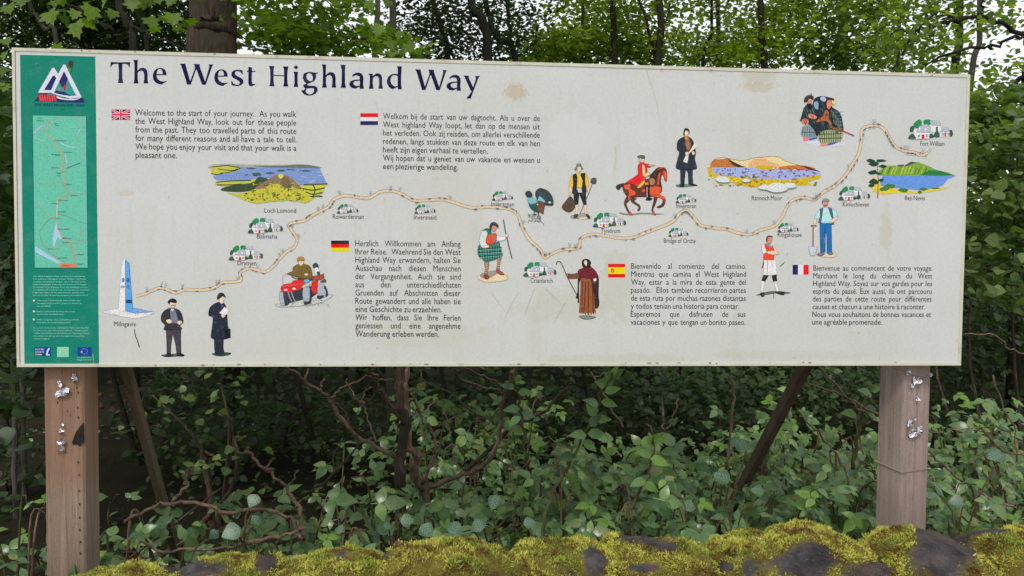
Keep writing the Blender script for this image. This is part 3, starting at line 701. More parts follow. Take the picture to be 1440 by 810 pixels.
# ---- highlander in tartan with staff
p = Print(660, 300, 8.1); p.edge = .26
p.smooth((186,160,132), [(100,700),(200,670),(300,665),(400,690),(445,740),(380,775),(200,785),(110,755)]); p.smooth((120,112,108), [(120,700),(260,655),(330,670),(240,730),(160,740)])
for pts in ([(172,555),(225,555),(218,640),(205,700),(172,700),(178,630)], [(310,495),(368,490),(350,580),(345,650),(305,645),(318,570)]):
    p.smooth((120,88,66), pts)
for y in (580,605,630,655,680): p.line((200,170,130), [(178,y),(214,y-14)], 5); p.line((200,170,130), [(314,y-70),(352,y-56)], 5)
p.smooth((112,46,42), [(160,705),(195,695),(228,720),(215,750),(180,748)]); p.smooth((130,56,48), [(300,650),(345,650),(398,690),(380,705),(330,690)])
p.smooth((38,92,86), [(110,360),(190,370),(330,320),(355,400),(382,480),(320,510),(280,535),(180,552),(140,510),(95,465)])
for i in range(9): p.line((22,54,64), [(112 + i * 30, 380), (122 + i * 28, 520)], 7); p.line((112,176,150), [(126 + i * 30, 385), (136 + i * 28, 515)], 4)
for y in (410,450,490): p.line((22,54,64), [(105,y),(372,y - 20)], 9); p.line((120,184,160), [(110,y+14),(375,y-6)], 4)
p.smooth((30,82,76), [(130,215),(190,170),(240,190),(250,240),(190,300),(130,260)])
p.smooth((158,168,166), [(135,210),(185,195),(210,230),(195,330),(230,390),(150,395),(112,330),(120,260)]); p.smooth((176,182,184), [(310,255),(370,262),(412,262),(410,300),(350,318),(312,310)])
p.smooth((188,58,36), [(205,250),(240,238),(300,225),(315,270),(300,320),(270,350),(200,350),(185,320)]); p.line((60,130,120), [(250,240),(285,330)], 14)
p.smooth(SK, [(165,368),(215,362),(225,385),(180,400)]); p.smooth(SKD, [(255,150),(290,140),(310,165),(295,205),(265,200)]); p.smooth((40,52,60), [(228,150),(250,108),(290,100),(330,135),(325,165),(290,135),(255,150),(250,195),(232,190)])
p.line((70,52,40), [(388,70),(410,200),(440,330),(485,515)], 11, 4); p.smooth(SK, [(410,240),(440,235),(445,265),(415,275)])
p.build('printed_figure', 'paint', 'picture of a highlander in green tartan with a staff')
# ---- capercaillie
p = Print(730, 250, 11.57); p.edge = .26
for _ in range(60): p.ell(random.choice([(140,150,156),(170,176,180),(110,120,126)]), random.uniform(150,350), random.uniform(590,720), 14, 6, 6, .4)
p.line((90,96,96), [(345,700),(390,740),(400,790)], 6, 3)
p.smooth((36,48,54), [(262,280),(275,210),(335,168),(400,180),(470,215),(530,290),(555,370),(545,450),(430,440),(400,400),(300,360)])
for a in range(7): p.line((70,88,90), [(370,380),(370 + 165 * math.cos(-2.0 + a * .36), 380 + 190 * math.sin(-2.0 + a * .36))], 5)
p.smooth((96,142,150), [(300,370),(320,300),(370,320),(425,380),(420,410),(350,385)]); p.ell((214,196,188), 495,402,26,18)
p.smooth((22,66,70), [(150,400),(160,330),(230,330),(280,380),(330,450),(320,560),(230,530),(170,470)]); p.smooth((92,144,152), [(140,330),(190,310),(285,370),(280,410),(200,435),(150,400)])
p.smooth((88,56,42), [(285,400),(360,390),(420,430),(405,500),(390,595),(350,560),(300,550)]); p.smooth((34,46,48), [(100,265),(120,215),(165,215),(200,240),(215,305),(150,325)]); p.poly((190,178,120), [(112,205),(150,200),(120,235)])
p.ell((206,190,150), 297,435,13,14); p.line((40,40,40), [(245,545),(240,605)], 12); p.line((40,40,40), [(315,555),(305,630)], 14)
p.build('printed_bird', 'paint', 'picture of a black grouse-like bird with fanned tail')
# ---- labourer with sack and shovel
p = Print(790, 220, 8.53); p.edge = .26
p.smooth((120,120,112), [(105,715),(200,690),(290,680),(345,730),(330,750),(230,750),(130,745)]); p.smooth((190,160,130), [(200,735),(300,720),(330,750),(220,755)])
p.line((96,90,86), [(365,330),(330,430),(290,520),(220,685)], 9); p.smooth((70,62,54), [(345,310),(355,265),(395,255),(418,280),(408,330),(370,330)])
p.poly(SK, [(160,580),(200,580),(190,690),(160,695)]); p.poly(SK, [(262,580),(300,580),(305,690),(280,700)])
p.poly((28,28,36), [(138,440),(290,430),(298,580),(262,585),(210,450),(196,580),(150,582)])
p.smooth((206,146,54), [(110,235),(170,205),(280,205),(310,250),(325,355),(290,370),(260,380),(180,380),(130,375),(85,370),(95,300)])
p.poly((34,30,36), [(130,225),(172,200),(188,250),(180,390),(205,445),(122,445),(136,330)]); p.poly((34,30,36), [(232,200),(282,198),(280,300),(300,425),(245,450),(238,390),(250,290),(225,230)])
p.smooth(SK, [(85,375),(120,370),(118,440),(100,475),(88,460)]); p.smooth(SK, [(300,365),(322,360),(332,420),(318,440),(308,420)])
p.smooth(SK, [(185,125),(230,125),(232,165),(212,195),(190,175)]); p.smooth((92,100,104), [(150,155),(172,120),(178,95),(205,82),(230,95),(240,125),(258,150),(235,160),(225,125),(188,128),(172,170)])
p.smooth((66,52,42), [(0,600),(50,530),(95,480),(130,500),(162,590),(130,650),(80,672),(20,640)]); p.line((40,32,28), [(60,560),(120,600)], 6); p.line((46,36,30), [(30,600),(110,640)], 5)
p.smooth((44,48,50), [(145,700),(185,692),(190,725),(150,738)]); p.smooth((44,48,50), [(285,700),(310,690),(345,735),(320,748)])
p.build('printed_figure', 'paint', 'picture of a labourer carrying a sack and a shovel')
# ---- redcoat rider
p = Print(860, 210, 8.1); p.edge = .26
HB, HR = (72,40,34), (222,68,38)
p.smooth((112,124,116), [(90,718),(200,735),(330,722),(450,725),(600,738),(480,745),(350,738),(200,752),(110,738)])
p.smooth((50,38,38), [(50,420),(75,400),(135,385),(140,410),(105,440),(85,465),(55,450)])
p.smooth(HB, [(130,400),(200,365),(300,370),(430,330),(480,350),(560,400),(575,470),(545,510),(480,540),(400,545),(300,545),(210,560),(160,520),(128,460)])
for pts in ([(180,530),(230,545),(190,600),(170,620),(195,690),(240,740),(215,752),(175,700),(140,610)], [(225,560),(290,560),(262,590),(325,640),(325,690),(300,705),(292,690),(305,655),(225,600)], [(482,540),(525,545),(495,640),(475,690),(505,745),(480,748),(455,690),(475,600)]):
    p.smooth(HB, pts)
p.smooth(HR, [(440,500),(540,515),(600,540),(618,580),(590,650),(530,670),(515,655),(560,630),(585,590),(560,560),(450,530)])
p.smooth(HB, [(590,560),(612,600),(590,650),(540,668),(515,652),(570,625)]); p.poly(HR, [(182,525),(215,530),(212,570),(190,575)]); p.smooth(HR, [(195,700),(230,725),(245,750),(215,750)]); p.smooth(HR, [(468,705),(500,730),(505,748),(475,742)])
p.smooth(HB, [(430,320),(470,260),(520,212),(590,205),(622,230),(635,300),(628,365),(605,355),(580,290),(560,350),(575,460),(500,430)])
p.smooth((46,34,36), [(440,300),(480,250),(530,206),(600,210),(560,240),(520,290),(490,380),(470,350)])
p.smooth(HR, [(582,255),(620,250),(634,310),(625,360),(600,330)]); p.smooth(HR, [(530,290),(560,260),(548,330),(540,400),(520,410)]); p.poly(HR, [(500,240),(560,206),(600,214),(540,232)])
p.smooth(HR, [(138,410),(175,400),(215,395),(220,450),(270,480),(268,520),(200,530),(190,470),(150,450)]); p.smooth(HR, [(440,430),(555,430),(560,490),(520,520),(440,515)]); p.smooth(HR, [(345,460),(375,450),(380,480),(350,490)])
p.smooth((190,28,34), [(300,180),(330,150),(385,165),(410,260),(390,330),(370,370),(320,430),(240,400),(170,375),(290,290),(296,230)]); p.smooth((216,150,40), [(290,430),(370,350),(375,390),(320,440)])
p.poly((206,166,120), [(345,175),(375,180),(385,270),(355,310)]); p.smooth((196,150,100), [(360,290),(400,265),(430,270),(430,300),(380,320)]); p.smooth((130,92,66), [(425,345),(460,325),(495,350),(490,395),(440,410)])
p.smooth((200,38,40), [(380,165),(430,170),(445,200),(420,210),(395,195)]); p.smooth((190,170,110), [(420,172),(460,172),(500,180),(480,188),(430,190)]); p.smooth((206,150,130), [(335,110),(372,108),(370,140),(345,155),(325,135)]); p.smooth((160,160,176), [(315,105),(340,105),(330,145),(312,130)])
p.smooth((70,74,48), [(292,80),(330,66),(372,72),(382,98),(360,108),(310,98)]); p.smooth((24,22,30), [(388,415),(430,410),(435,540),(465,560),(440,582),(385,575),(400,540)]); p.line((205,205,215), [(402,430),(404,545)], 6)
p.poly((222,108,40), [(375,380),(415,375),(425,405),(380,410)]); p.line((205,205,205), [(580,300),(584,370)], 6)
p.build('printed_figure', 'paint', 'picture of a red-coated rider on a trotting horse')
# ---- gentleman with rolled plans
p = Print(780, 170, 5.4); p.edge = .26
p.smooth((80,100,90), [(918,490),(960,478),(1020,482),(1085,488),(1040,498),(950,506)]); C1 = (28,36,48)
p.poly(C1, [(952,355),(1050,355),(1048,420),(1052,480),(1015,484),(1012,400),(996,370),(988,440),(985,488),(955,490)])
p.smooth(C1, [(935,150),(985,118),(1015,118),(1052,155),(1072,240),(1065,290),(1080,362),(1020,370),(925,365),(930,300),(945,240),(928,215)])
p.poly((130,80,56), [(990,130),(1018,128),(1036,170),(1030,215),(1004,230),(992,180)]); p.smooth((150,110,60), [(985,120),(1012,118),(1020,140),(992,145)])
p.poly((206,200,170), [(1062,165),(1088,190),(1020,250),(1008,322),(975,310),(990,268),(1030,220)]); p.smooth(SK, [(990,240),(1012,235),(1020,255),(998,265)]); p.smooth(SK, [(1040,235),(1060,232),(1065,252),(1048,260)])
p.smooth(SK, [(985,75),(1015,75),(1016,100),(1000,120),(985,105)]); p.smooth((36,26,28), [(978,90),(985,60),(1005,56),(1022,70),(1022,100),(1012,78),(990,78),(986,112),(978,108)])
p.smooth((14,16,24), [(945,488),(975,480),(985,495),(960,502)]); p.smooth((14,16,24), [(1015,480),(1050,478),(1085,488),(1060,494)])
p.build('printed_figure', 'paint', 'picture of a dark-coated gentleman with rolled plans')
# ---- monk with crook
p = Print(775, 355, 8.1); p.edge = .26
p.smooth((96,100,96), [(315,725),(400,715),(510,735),(460,760),(370,762)]); 
p.smooth((44,26,30), [(310,215),(360,185),(470,180),(540,280),(540,480),(550,580),(525,640),(490,600),(470,400),(330,320),(320,560),(300,560),(310,525),(280,520),(300,440)])
p.poly((112,62,36), [(335,285),(450,290),(490,480),(510,700),(420,712),(315,690),(330,500)])
for x0, x1 in ((360,350),(395,372),(430,420),(470,480)): p.line((62,34,26), [(x0,330),(x1,690)], 9); 
for x0, x1 in ((378,362),(412,396),(450,455)): p.line((150,88,50), [(x0,310),(x1,680)], 6)
p.smooth((84,24,30), [(300,220),(340,185),(400,165),(470,175),(510,220),(540,290),(500,310),(430,300),(340,280)]); p.smooth((92,50,36), [(180,240),(240,245),(310,235),(320,290),(240,302),(190,292)])
for x in (325,350,372,402,436,466,492): p.line((215,205,200), [(x,688),(x+8,716)], 7)
p.smooth((30,26,28), [(350,100),(385,72),(430,80),(455,115),(445,150),(460,165),(400,175),(360,165)]); p.smooth(SK, [(375,95),(405,92),(412,130),(400,160),(375,130)]); p.line((30,26,28), [(372,135),(395,160)], 12)
p.smooth((225,190,170), [(478,305),(510,292),(518,320),(490,332)]); p.smooth(SKD, [(165,245),(190,240),(190,270),(172,272)])
p.line((96,72,52), [(60,140),(66,112),(92,102),(118,128),(170,245),(210,330),(295,490)], 10, 4)
p.build('printed_figure', 'paint', 'picture of a brown-robed monk with a crook')
# ---- man in red waistcoat, arms folded
p = Print(1055, 320, 8.1); p.edge = .26
p.smooth((70,80,72), [(65,770),(180,735),(300,722),(460,742),(400,755),(300,748),(170,768)]); p.line((80,50,60), [(268,750),(266,810)], 6)
p.poly((206,196,192), [(120,610),(165,610),(148,740),(125,740)]); p.poly((206,196,192), [(265,610),(300,612),(330,730),(300,735)])
p.poly((30,30,36), [(148,540),(212,545),(170,615),(125,605)]); p.poly((30,30,36), [(242,545),(300,522),(306,610),(262,618)])
p.poly((212,198,194), [(155,370),(290,370),(305,500),(300,535),(240,545),(150,540)]); p.line((120,80,84), [(200,375),(188,535)], 6); p.line((150,130,130), [(240,375),(250,440)], 4); p.poly((140,40,44), [(150,380),(158,400),(140,465),(128,460)])
p.smooth((204,190,186), [(130,200),(170,190),(260,210),(290,240),(325,290),(300,315),(200,300),(140,295)]); p.poly((218,56,28), [(158,190),(185,185),(225,235),(258,200),(275,250),(270,370),(145,370),(150,300),(190,280),(170,240)])
p.smooth(SK, [(190,275),(250,262),(310,270),(318,300),(270,312),(200,298)]); p.smooth((110,126,142), [(175,175),(205,185),(240,215),(232,235),(195,205)]); p.smooth(SKD, [(188,110),(215,92),(250,105),(248,150),(225,185),(195,165)])
p.smooth((84,60,56), [(180,130),(190,98),(225,90),(255,102),(245,112),(205,112),(192,160),(180,155)])
p.smooth((30,32,36), [(115,745),(160,740),(155,785),(125,785)]); p.smooth((30,32,36), [(285,735),(330,725),(390,745),(375,770),(310,755)]); p.line((60,70,80), [(340,442),(390,395)], 8); p.line((150,160,166), [(410,340),(428,285)], 6)
p.build('printed_figure', 'paint', 'picture of a man in a red waistcoat with folded arms')
# ---- workman with spade, blue trousers
p = Print(1130, 270, 8.1); p.edge = .26
p.smooth((188,158,132), [(120,690),(250,700),(345,680),(375,725),(330,748),(200,740)])
p.poly((20,82,134), [(182,352),(318,352),(322,560),(325,695),(262,690),(262,520),(248,420),(240,560),(248,690),(190,692),(185,560)]); p.line((12,50,96), [(250,370),(245,680)], 6); p.line((12,50,96), [(210,500),(205,690)], 4)
p.smooth((136,176,206), [(165,220),(220,180),(300,175),(350,200),(390,255),(372,285),(335,300),(310,350),(200,352),(180,310),(130,310),(125,285)])
p.poly((70,72,92), [(185,190),(225,175),(215,250),(200,350),(165,355),(185,280)]); p.poly((70,72,92), [(275,165),(325,190),(338,280),(350,375),(305,370),(320,300),(290,220)])
p.smooth(SK, [(120,315),(155,315),(140,370),(130,400),(105,395),(108,370)]); p.smooth(SK, [(335,300),(398,275),(375,320),(320,355),(290,345)]); p.smooth(SKD, [(215,110),(275,110),(275,150),(245,170),(222,155)]); p.line((50,40,44), [(232,152),(265,150)], 9)
p.smooth((96,112,104), [(208,105),(235,75),(275,78),(295,105),(270,112),(225,115),(215,140)]); p.line((112,64,56), [(108,400),(106,620)], 12); p.line((90,56,52), [(80,385),(145,385)], 14)
p.poly((150,154,166), [(55,618),(158,618),(150,680),(125,728),(78,728),(62,680)]); p.line((190,192,204), [(80,630),(90,700)], 10); p.smooth((96,96,110), [(155,705),(195,690),(240,700),(225,722),(170,728)]); p.smooth((96,96,110), [(265,695),(320,685),(340,705),(300,718)])
p.build('printed_figure', 'paint', 'picture of a workman in blue trousers with a spade')
# ---- two plaid-wrapped men in a blizzard
p = Print(1110, 120, 8.53)
p.smooth((190,190,206), [(100,650),(250,640),(420,690),(620,670),(660,720),(380,740),(140,670)]); p.poly((40,90,150), [(235,640),(330,618),(335,640),(240,665)]); p.poly((40,90,150), [(450,700),(620,660),(540,705),(460,725)])
p.smooth((204,120,100), [(165,620),(225,620),(235,660),(175,672)]); p.smooth((214,130,104), [(375,690),(440,690),(455,722),(380,735)])
p.smooth((126,144,150), [(135,570),(165,490),(250,480),(340,520),(345,600),(240,630),(160,615)])
for i in range(7): p.line((50,62,76), [(165 + i * 26, 495), (150 + i * 30, 615)], 7)
p.line((60,70,84), [(145,560),(340,570)], 9)
p.smooth((30,44,48), [(300,160),(380,130),(480,145),(540,170),(500,250),(600,320),(640,450),(640,560),(520,600),(380,560),(330,620),(300,540),(250,480),(230,350),(270,250)])
p.smooth((40,54,56), [(180,260),(240,230),(300,280),(310,400),(250,480),(200,440),(130,430),(140,380)])
p.smooth((150,160,116), [(350,590),(430,540),(600,540),(650,590),(600,670),(480,690),(370,690)])
for i in range(10): p.line((30,38,40), [(360 + i * 28, 545), (372 + i * 26, 690)], 8)
for y in (590,640): p.line((30,38,40), [(350,y),(630,y-10)], 9)
for i in range(6): p.line((120,140,120), [(500 + i * 22, 290 + i * 26), (540 + i * 16, 460 + i * 16)], 5); p.line((110,130,150), [(530 + i * 8, 330 + i * 36), (640, 320 + i * 40)], 4)
p.smooth((172,86,48), [(345,410),(400,370),(430,300),(470,310),(470,400),(500,440),(500,500),(450,430),(330,440)]); p.smooth((206,126,96), [(225,350),(270,345),(330,380),(300,405),(240,395)]); p.smooth((190,112,90), [(150,420),(190,395),(230,430),(215,470),(160,460)])
p.smooth((190,120,100), [(215,185),(265,180),(270,220),(240,235),(215,215)]); p.smooth((60,44,48), [(172,200),(190,140),(240,115),(285,130),(285,175),(240,160),(210,200)]); p.poly((90,96,80), [(245,120),(262,88),(275,130)]); p.smooth((24,24,32), [(205,225),(265,225),(260,270),(235,285)])
p.smooth((170,170,208), [(370,150),(410,135),(440,165),(420,195),(380,180)]); random.seed(31)
for _ in range(70):
    x, y = random.uniform(300, 620), random.uniform(170, 560); a = random.uniform(.6, 1.5)
    if (x - 300) < (y - 60) * 1.1 and x < 420 + y * .42: p.line(random.choice([(24,32,40), (70,92,92), (20,26,34), (96,116,120), (46,66,60)]), [(x, y), (x + 34 * math.cos(a), y + 40 * math.sin(a))], random.uniform(4, 8))
for _ in range(26):
    x, y = random.uniform(160, 290), random.uniform(260, 440); p.line(random.choice([(24,32,40), (104,124,130), (20,26,34)]), [(x, y), (x + 14, y + 34)], random.uniform(4, 7))
p.smooth((204,120,100), [(450,190),(490,180),(500,240),(470,290),(445,250)]); p.poly((214,180,110), [(500,180),(560,195),(540,240),(505,215)])
p.smooth((120,150,170), [(290,210),(340,200),(340,290),(300,270)]); p.line((168,30,44), [(600,530),(775,605)], 12); p.line((140,80,50), [(480,500),(610,540)], 22)
p.build('printed_figure', 'paint', 'picture of two bent men wrapped in plaid in a snowstorm')
# ---- Loch Lomond view
p = Print(280, 210, 6.0)
YG, DG, WT = (176,172,70), (50,70,46), (112,134,184)
p.smooth((150,150,140), [(110,130),(300,124),(600,132),(860,126),(1000,145),(1010,160),(600,160),(120,165)]); p.smooth((96,104,92), [(450,140),(700,138),(860,128),(990,142),(1000,160),(700,160)])
p.poly(WT, [(110,160),(400,150),(700,155),(1020,160),(1035,200),(1080,290),(860,302),(600,240),(450,260),(150,262),(115,235),(150,205)])
p.smooth(YG, [(100,200),(120,140),(240,142),(350,165),(300,190),(200,208),(120,216)])
for pts in ([(110,150),(240,138),(350,160),(300,172)], [(160,165),(260,178),(330,172),(240,196),(180,200)], [(100,205),(150,212),(200,206)]): p.line(DG, pts, 8, 3)
for x, y, a, b in ((440,160,40,6),(490,212,44,15),(600,200,44,9),(690,182,34,10),(770,172,40,6),(900,182,50,7),(400,216,16,5)): p.ell((54,84,74), x, y, a, b, 10, .25)
for _ in range(24): x, y = random.uniform(820,1020), random.uniform(190,285); p.line((152,170,214), [(x,y),(x+40,y+1)], 3)
p.smooth(YG, [(140,275),(250,262),(400,262),(470,250),(520,260),(450,310),(300,320),(160,305)]); p.smooth(DG, [(190,330),(300,300),(450,280),(500,235),(570,245),(600,270),(520,320),(380,358),(210,352)])
for pts in ([(140,280),(250,268),(440,262)], [(150,300),(260,300),(360,292)]): p.line(DG, pts, 9, 3)
p.poly((184,180,58), [(862,305),(930,292),(1085,290),(1050,330),(1050,360),(960,415),(900,400)])
for pts in ([(870,330),(960,345),(1060,325)], [(880,300),(1000,295),(1085,292)], [(900,360),(960,380),(1040,365)], [(930,400),(990,395),(1040,398)], [(960,300),(980,340),(960,410)]): p.line(DG, pts, 11, 3)
p.poly((176,172,58), [(230,365),(340,372),(450,350),(600,240),(690,205),(770,235),(850,300),(900,370),(960,420),(900,455),(780,430),(620,440),(480,460),(380,430),(330,400)])
p.smooth((128,104,84), [(470,330),(580,255),(640,222),(690,206),(760,230),(830,290),(870,335),(820,330),(780,300),(740,320),(690,290),(600,300),(540,330)])
p.smooth((110,90,70), [(690,215),(740,240),(790,290),(760,330),(700,310)]); p.smooth((196,188,80), [(665,225),(690,206),(715,220),(690,250)])
p.dabs([DG, (92,104,48), (134,136,52)], 60, 380, 300, 880, 440, 9); p.dabs([(200,190,70), (140,140,50), (110,84,58)], 80, 440, 270, 860, 435, 8)
p.build('printed_landscape', 'paint', 'oval view of a blue loch with islands and a green hill')
# ---- Rannoch Moor view
p = Print(980, 120, 4.764)
p.smooth((214,190,140), [(90,530),(130,490),(200,488),(300,505),(390,485),(440,480),(540,478),(600,510),(700,535),(720,560),(400,570),(120,560)])
p.smooth((206,160,110), [(340,530),(400,490),(440,482),(490,510),(560,540),(400,560)]); p.smooth((172,104,52), [(90,540),(110,500),(170,495),(215,490),(250,525),(330,550),(200,560),(100,560)]); p.poly((60,44,52), [(205,490),(260,520),(320,548),(280,550),(240,535)])
p.line((110,80,70), [(90,530),(130,490),(200,488),(300,505),(390,485),(440,480),(540,478),(600,510),(720,545),(820,575)], 3, 3)
p.poly((150,158,206), [(100,550),(330,550),(560,555),(790,565),(830,585),(820,610),(640,635),(300,620),(110,590)]); p.smooth((188,156,40), [(400,540),(460,538),(540,550),(500,570),(400,560)]); p.smooth((176,100,44), [(560,545),(700,535),(800,562),(700,568),(560,562)]); p.poly((60,44,52), [(700,540),(740,545),(830,580),(760,568)])
p.poly((190,160,30), [(68,548),(100,552),(110,590),(220,610),(420,630),(620,632),(700,620),(830,600),(825,625),(740,645),(770,670),(660,670),(560,660),(370,685),(260,665),(220,640),(80,610)])
p.dabs([(122,110,40), (222,196,60), (160,130,30)], 90, 80, 600, 800, 675, 9); p.dabs([(90,96,130), (186,192,222), (70,64,70)], 80, 120, 556, 790, 618, 7)
for pts in ([(125,625),(160,612),(205,618),(220,645),(180,652),(140,645)], [(410,690),(450,665),(480,680),(470,700)], [(470,700),(495,662),(560,655),(605,680),(600,705),(530,718)], [(590,660),(640,655),(665,680),(610,690)], [(300,640),(330,628),(360,640),(330,650)]):
    p.smooth((120,130,124), [(x, y + 3) for x, y in pts]); p.smooth((196,200,200), [(x - 3, y - 2) for x, y in pts])
p.build('printed_landscape', 'paint', 'oval view of a moor with brown hills and pale water')
# ---- Ben Nevis view
p = Print(1160, 150, 5.786)
p.poly((92,134,200), [(470,560),(800,558),(1065,566),(1000,590),(960,640),(900,662),(760,680),(620,665),(500,655),(440,640),(450,600)])
p.poly((112,150,52), [(440,560),(440,520),(500,480),(600,478),(650,482),(700,448),(760,452),(850,485),(900,512),(1000,535),(1065,562),(780,560)]); p.poly((34,112,60), [(770,558),(850,515),(930,520),(1060,560),(900,562)])
p.poly((70,62,76), [(650,478),(700,447),(745,455),(700,470),(660,488)]); p.poly((84,70,84), [(585,475),(640,470),(650,486),(600,488)])
for i in range(14): x = 480 + i * 27; p.line(random.choice([(176,180,50),(56,90,44),(60,104,50)]), [(x, 488 + random.uniform(-8,10)), (x - 25, 550)], random.uniform(4,10))
p.poly((206,180,50), [(375,590),(400,570),(440,600),(460,650),(600,675),(760,690),(900,665),(1020,652),(940,680),(760,705),(600,700),(470,715),(390,690)])
for x, y, a, b in ((520,650,50,22),(640,680,44,16),(800,672,34,12),(480,670,40,18),(770,695,20,12),(900,664,40,6)): p.ell((58,112,50), x, y, a, b, 12, .25)
p.line((150,104,80), [(428,745),(434,600),(425,470)], 11, 1, 5)
for x, y, a, b in ((370,440,36,14),(400,465,44,18),(450,440,44,14),(470,485,30,12),(395,535,36,20),(440,545,20,10),(400,610,36,22),(455,600,24,12),(380,640,24,14)): p.ell((26,62,44), x, y, a, b, 11, .3)
p.build('printed_landscape', 'paint', 'oval view of a green mountain above blue water with a pine')

# ---------------------------------------------------------------- green side panel
GN = (12, 116, 98)
p = Print(base=0.0002)
p.poly(GN, [(28.2,77),(134,79.5),(139.5,511),(34.5,512.5)])
p.build('green_side_panel', 'ink')
p = Print(base=0.00035)
p.poly((14,84,80), [(45.4,161.4),(121.8,162.8),(124,377.4),(48.2,377.4)]); p.poly((92,174,150), [(46.2,162.2),(121,163.6),(123.2,376.4),(49,376.4)])
p.o = (30, 150, 6.745)
W_, RDD = (150,182,206), (178,120,104)
p.line((150,166,196), [(125,250),(170,205),(250,150)], 22, 2, 6); p.line(W_, [(120,285),(170,315),(230,320)], 7, 2, 2); p.line(W_, [(530,280),(545,240),(555,215)], 5); p.line(W_, [(370,340),(440,375),(520,385)], 8, 2); p.line(W_, [(425,580),(430,530),(412,450)], 8)
p.line(RDD, [(120,260),(240,150),(330,112),(440,108),(530,130),(570,170),(560,240),(530,280),(550,370),(600,440),(590,500),(560,535)], 3, 4); p.line((60,90,90), [(560,535),(430,585)], 8)
RT = [(270,145),(268,190),(225,230),(230,265),(320,315),(345,390),(400,450),(385,580),(405,640),(410,735)]
p.line((206,120,84), RT, 6, 3); p.line(RDD, [(120,285),(180,322),(230,355),(345,392)], 3, 3); p.line(RDD, [(130,715),(200,725),(275,748),(330,715),(405,725)], 3, 3); p.line(RDD, [(400,620),(430,580),(410,470)], 4, 2)
p.o = (30, 260, 6.482)
p.line(RDD, [(395,0),(430,80),(345,130),(325,230),(320,300)], 7, 3); p.line((200,206,200), [(330,150),(322,320)], 5); p.poly(W_, [(318,330),(345,420),(375,500),(330,480),(295,580),(285,500)])
p.line((206,120,84), [(322,300),(335,400),(380,480),(445,525),(480,570),(495,640),(480,700)], 5, 3); p.line(RDD, [(600,75),(430,82)], 3); p.line(RDD, [(120,205),(170,190),(215,230),(240,295),(310,300)], 3, 3)
p.line((140,110,100), [(300,300),(250,320),(170,420),(185,500),(240,600),(340,670),(400,705)], 4, 3); p.line(RDD, [(330,270),(420,285),(500,325),(600,355)], 3, 2); p.line((90,120,120), [(340,262),(420,285),(500,325),(600,355)], 3, 2)
p.line(RDD, [(540,330),(540,420),(600,412)], 3); p.line(RDD, [(540,420),(530,500),(490,535),(450,525)], 3, 2); p.line(RDD, [(530,510),(600,500)], 3); p.line(RDD, [(320,650),(325,590),(370,545),(430,535)], 3, 3); p.line(RDD, [(450,540),(470,620),(490,690)], 3, 2)
p.poly(W_, [(125,560),(180,590),(250,640),(370,710),(330,720),(240,670),(180,640),(125,610)]); p.poly((214,116,84), [(350,715),(490,712),(505,752),(355,752)])
p.o = (30, 150, 6.745)
for x, y in ((268,148),(322,318),(390,432),(380,455),(358,582),(388,618),(405,737)): p.ell((214,96,50), x, y, 7, 6, 7)
p.o = (30, 260, 6.482)
for x, y in ((430,82),(340,138),(328,172),(335,245),(312,302),(335,402),(380,485),(445,528),(310,583),(495,635),(330,668),(490,714)): p.ell((214,96,50), x, y, 8, 7, 7)
p.build('route_map', 'ink', 'small pale green route map')
pr = Print(base=0.0008)
def ml(t, x, y, w, o): a = 30 + x / o[1]; text_line(pr, t, a, 30 + (x + w) / o[1], o[0] + y / o[1], o[0] + y / o[1], 1.9, (24, 60, 60), False)
A_, B_ = (150, 6.745), (260, 6.482)
for t, x, y, w, o in (("Fort", 160,115,40,A_),("William",145,140,70,A_),("Ben", 318,165,30,A_),("Nevis",318,182,40,A_),("Kinlochleven",335,328,90,A_),("Kingshouse",402,437,82,A_),("Bridge of",292,458,75,A_),("Orchy",330,470,35,A_),("Inveroran",285,584,65,A_),
                      ("Bridge",340,636,35,A_),("Orchy",340,660,35,A_),("Tyndrum",418,742,60,A_),("Crianlarich",442,102,70,B_),("Inverarnan",350,147,75,B_),("Ardlui",275,175,45,B_),("Inversnaid",335,250,72,B_),("Tarbet",315,308,35,B_),
                      ("Rowardennan",342,407,100,B_),("Balmaha",385,490,70,B_),("Drymen",375,530,55,B_),("Balloch",245,588,50,B_),("Milngavie",512,640,60,B_),("Dumbarton",340,670,78,B_),("Glasgow",375,738,80,B_),("Glasgow",512,725,60,B_)):
    ml(t, x, y, w, o)
pr.build('map_lettering', 'ink')
# logo
p = Print(30, 80, 10.127, base=0.0004)
LV, DN = (196,196,238), (26,36,92)
p.poly(DN, [(180,632),(235,570),(880,585),(905,655),(560,645)])
p.poly(LV, [(240,505),(440,160),(470,155),(525,245),(600,110),(625,110),(860,575),(700,595),(560,560),(420,512),(250,512)])
p.poly(DN, [(325,472),(430,300),(440,280),(470,262),(500,300),(425,475)]); p.poly((22,140,130), [(465,510),(610,205),(780,548),(690,560)])
p.poly((38,30,86), [(540,350),(608,205),(665,310),(640,380),(620,480),(560,400)]); p.poly((160,44,70), [(590,430),(650,370),(640,480),(610,490)]); p.poly(DN, [(465,512),(500,480),(620,500),(710,555),(600,545)]); p.poly((200,70,70), [(520,480),(540,438),(555,480)]); p.poly((92,40,110), [(720,545),(760,530),(785,555)])
p.smooth((200,202,196), [(505,560),(600,590),(740,600),(850,582),(760,615),(620,612),(520,590)])
p.poly((70,24,40), [(240,520),(375,515),(375,530),(240,560)]); p.poly((176,40,62), [(240,560),(255,530),(490,545),(510,635),(260,635)])
for x in range(265, 500, 34): p.line((222,96,96), [(x,545),(x+12,625)], 8)
p.dabs([(150,30,52),(214,80,90)], 40, 250, 540, 500, 630, 9)
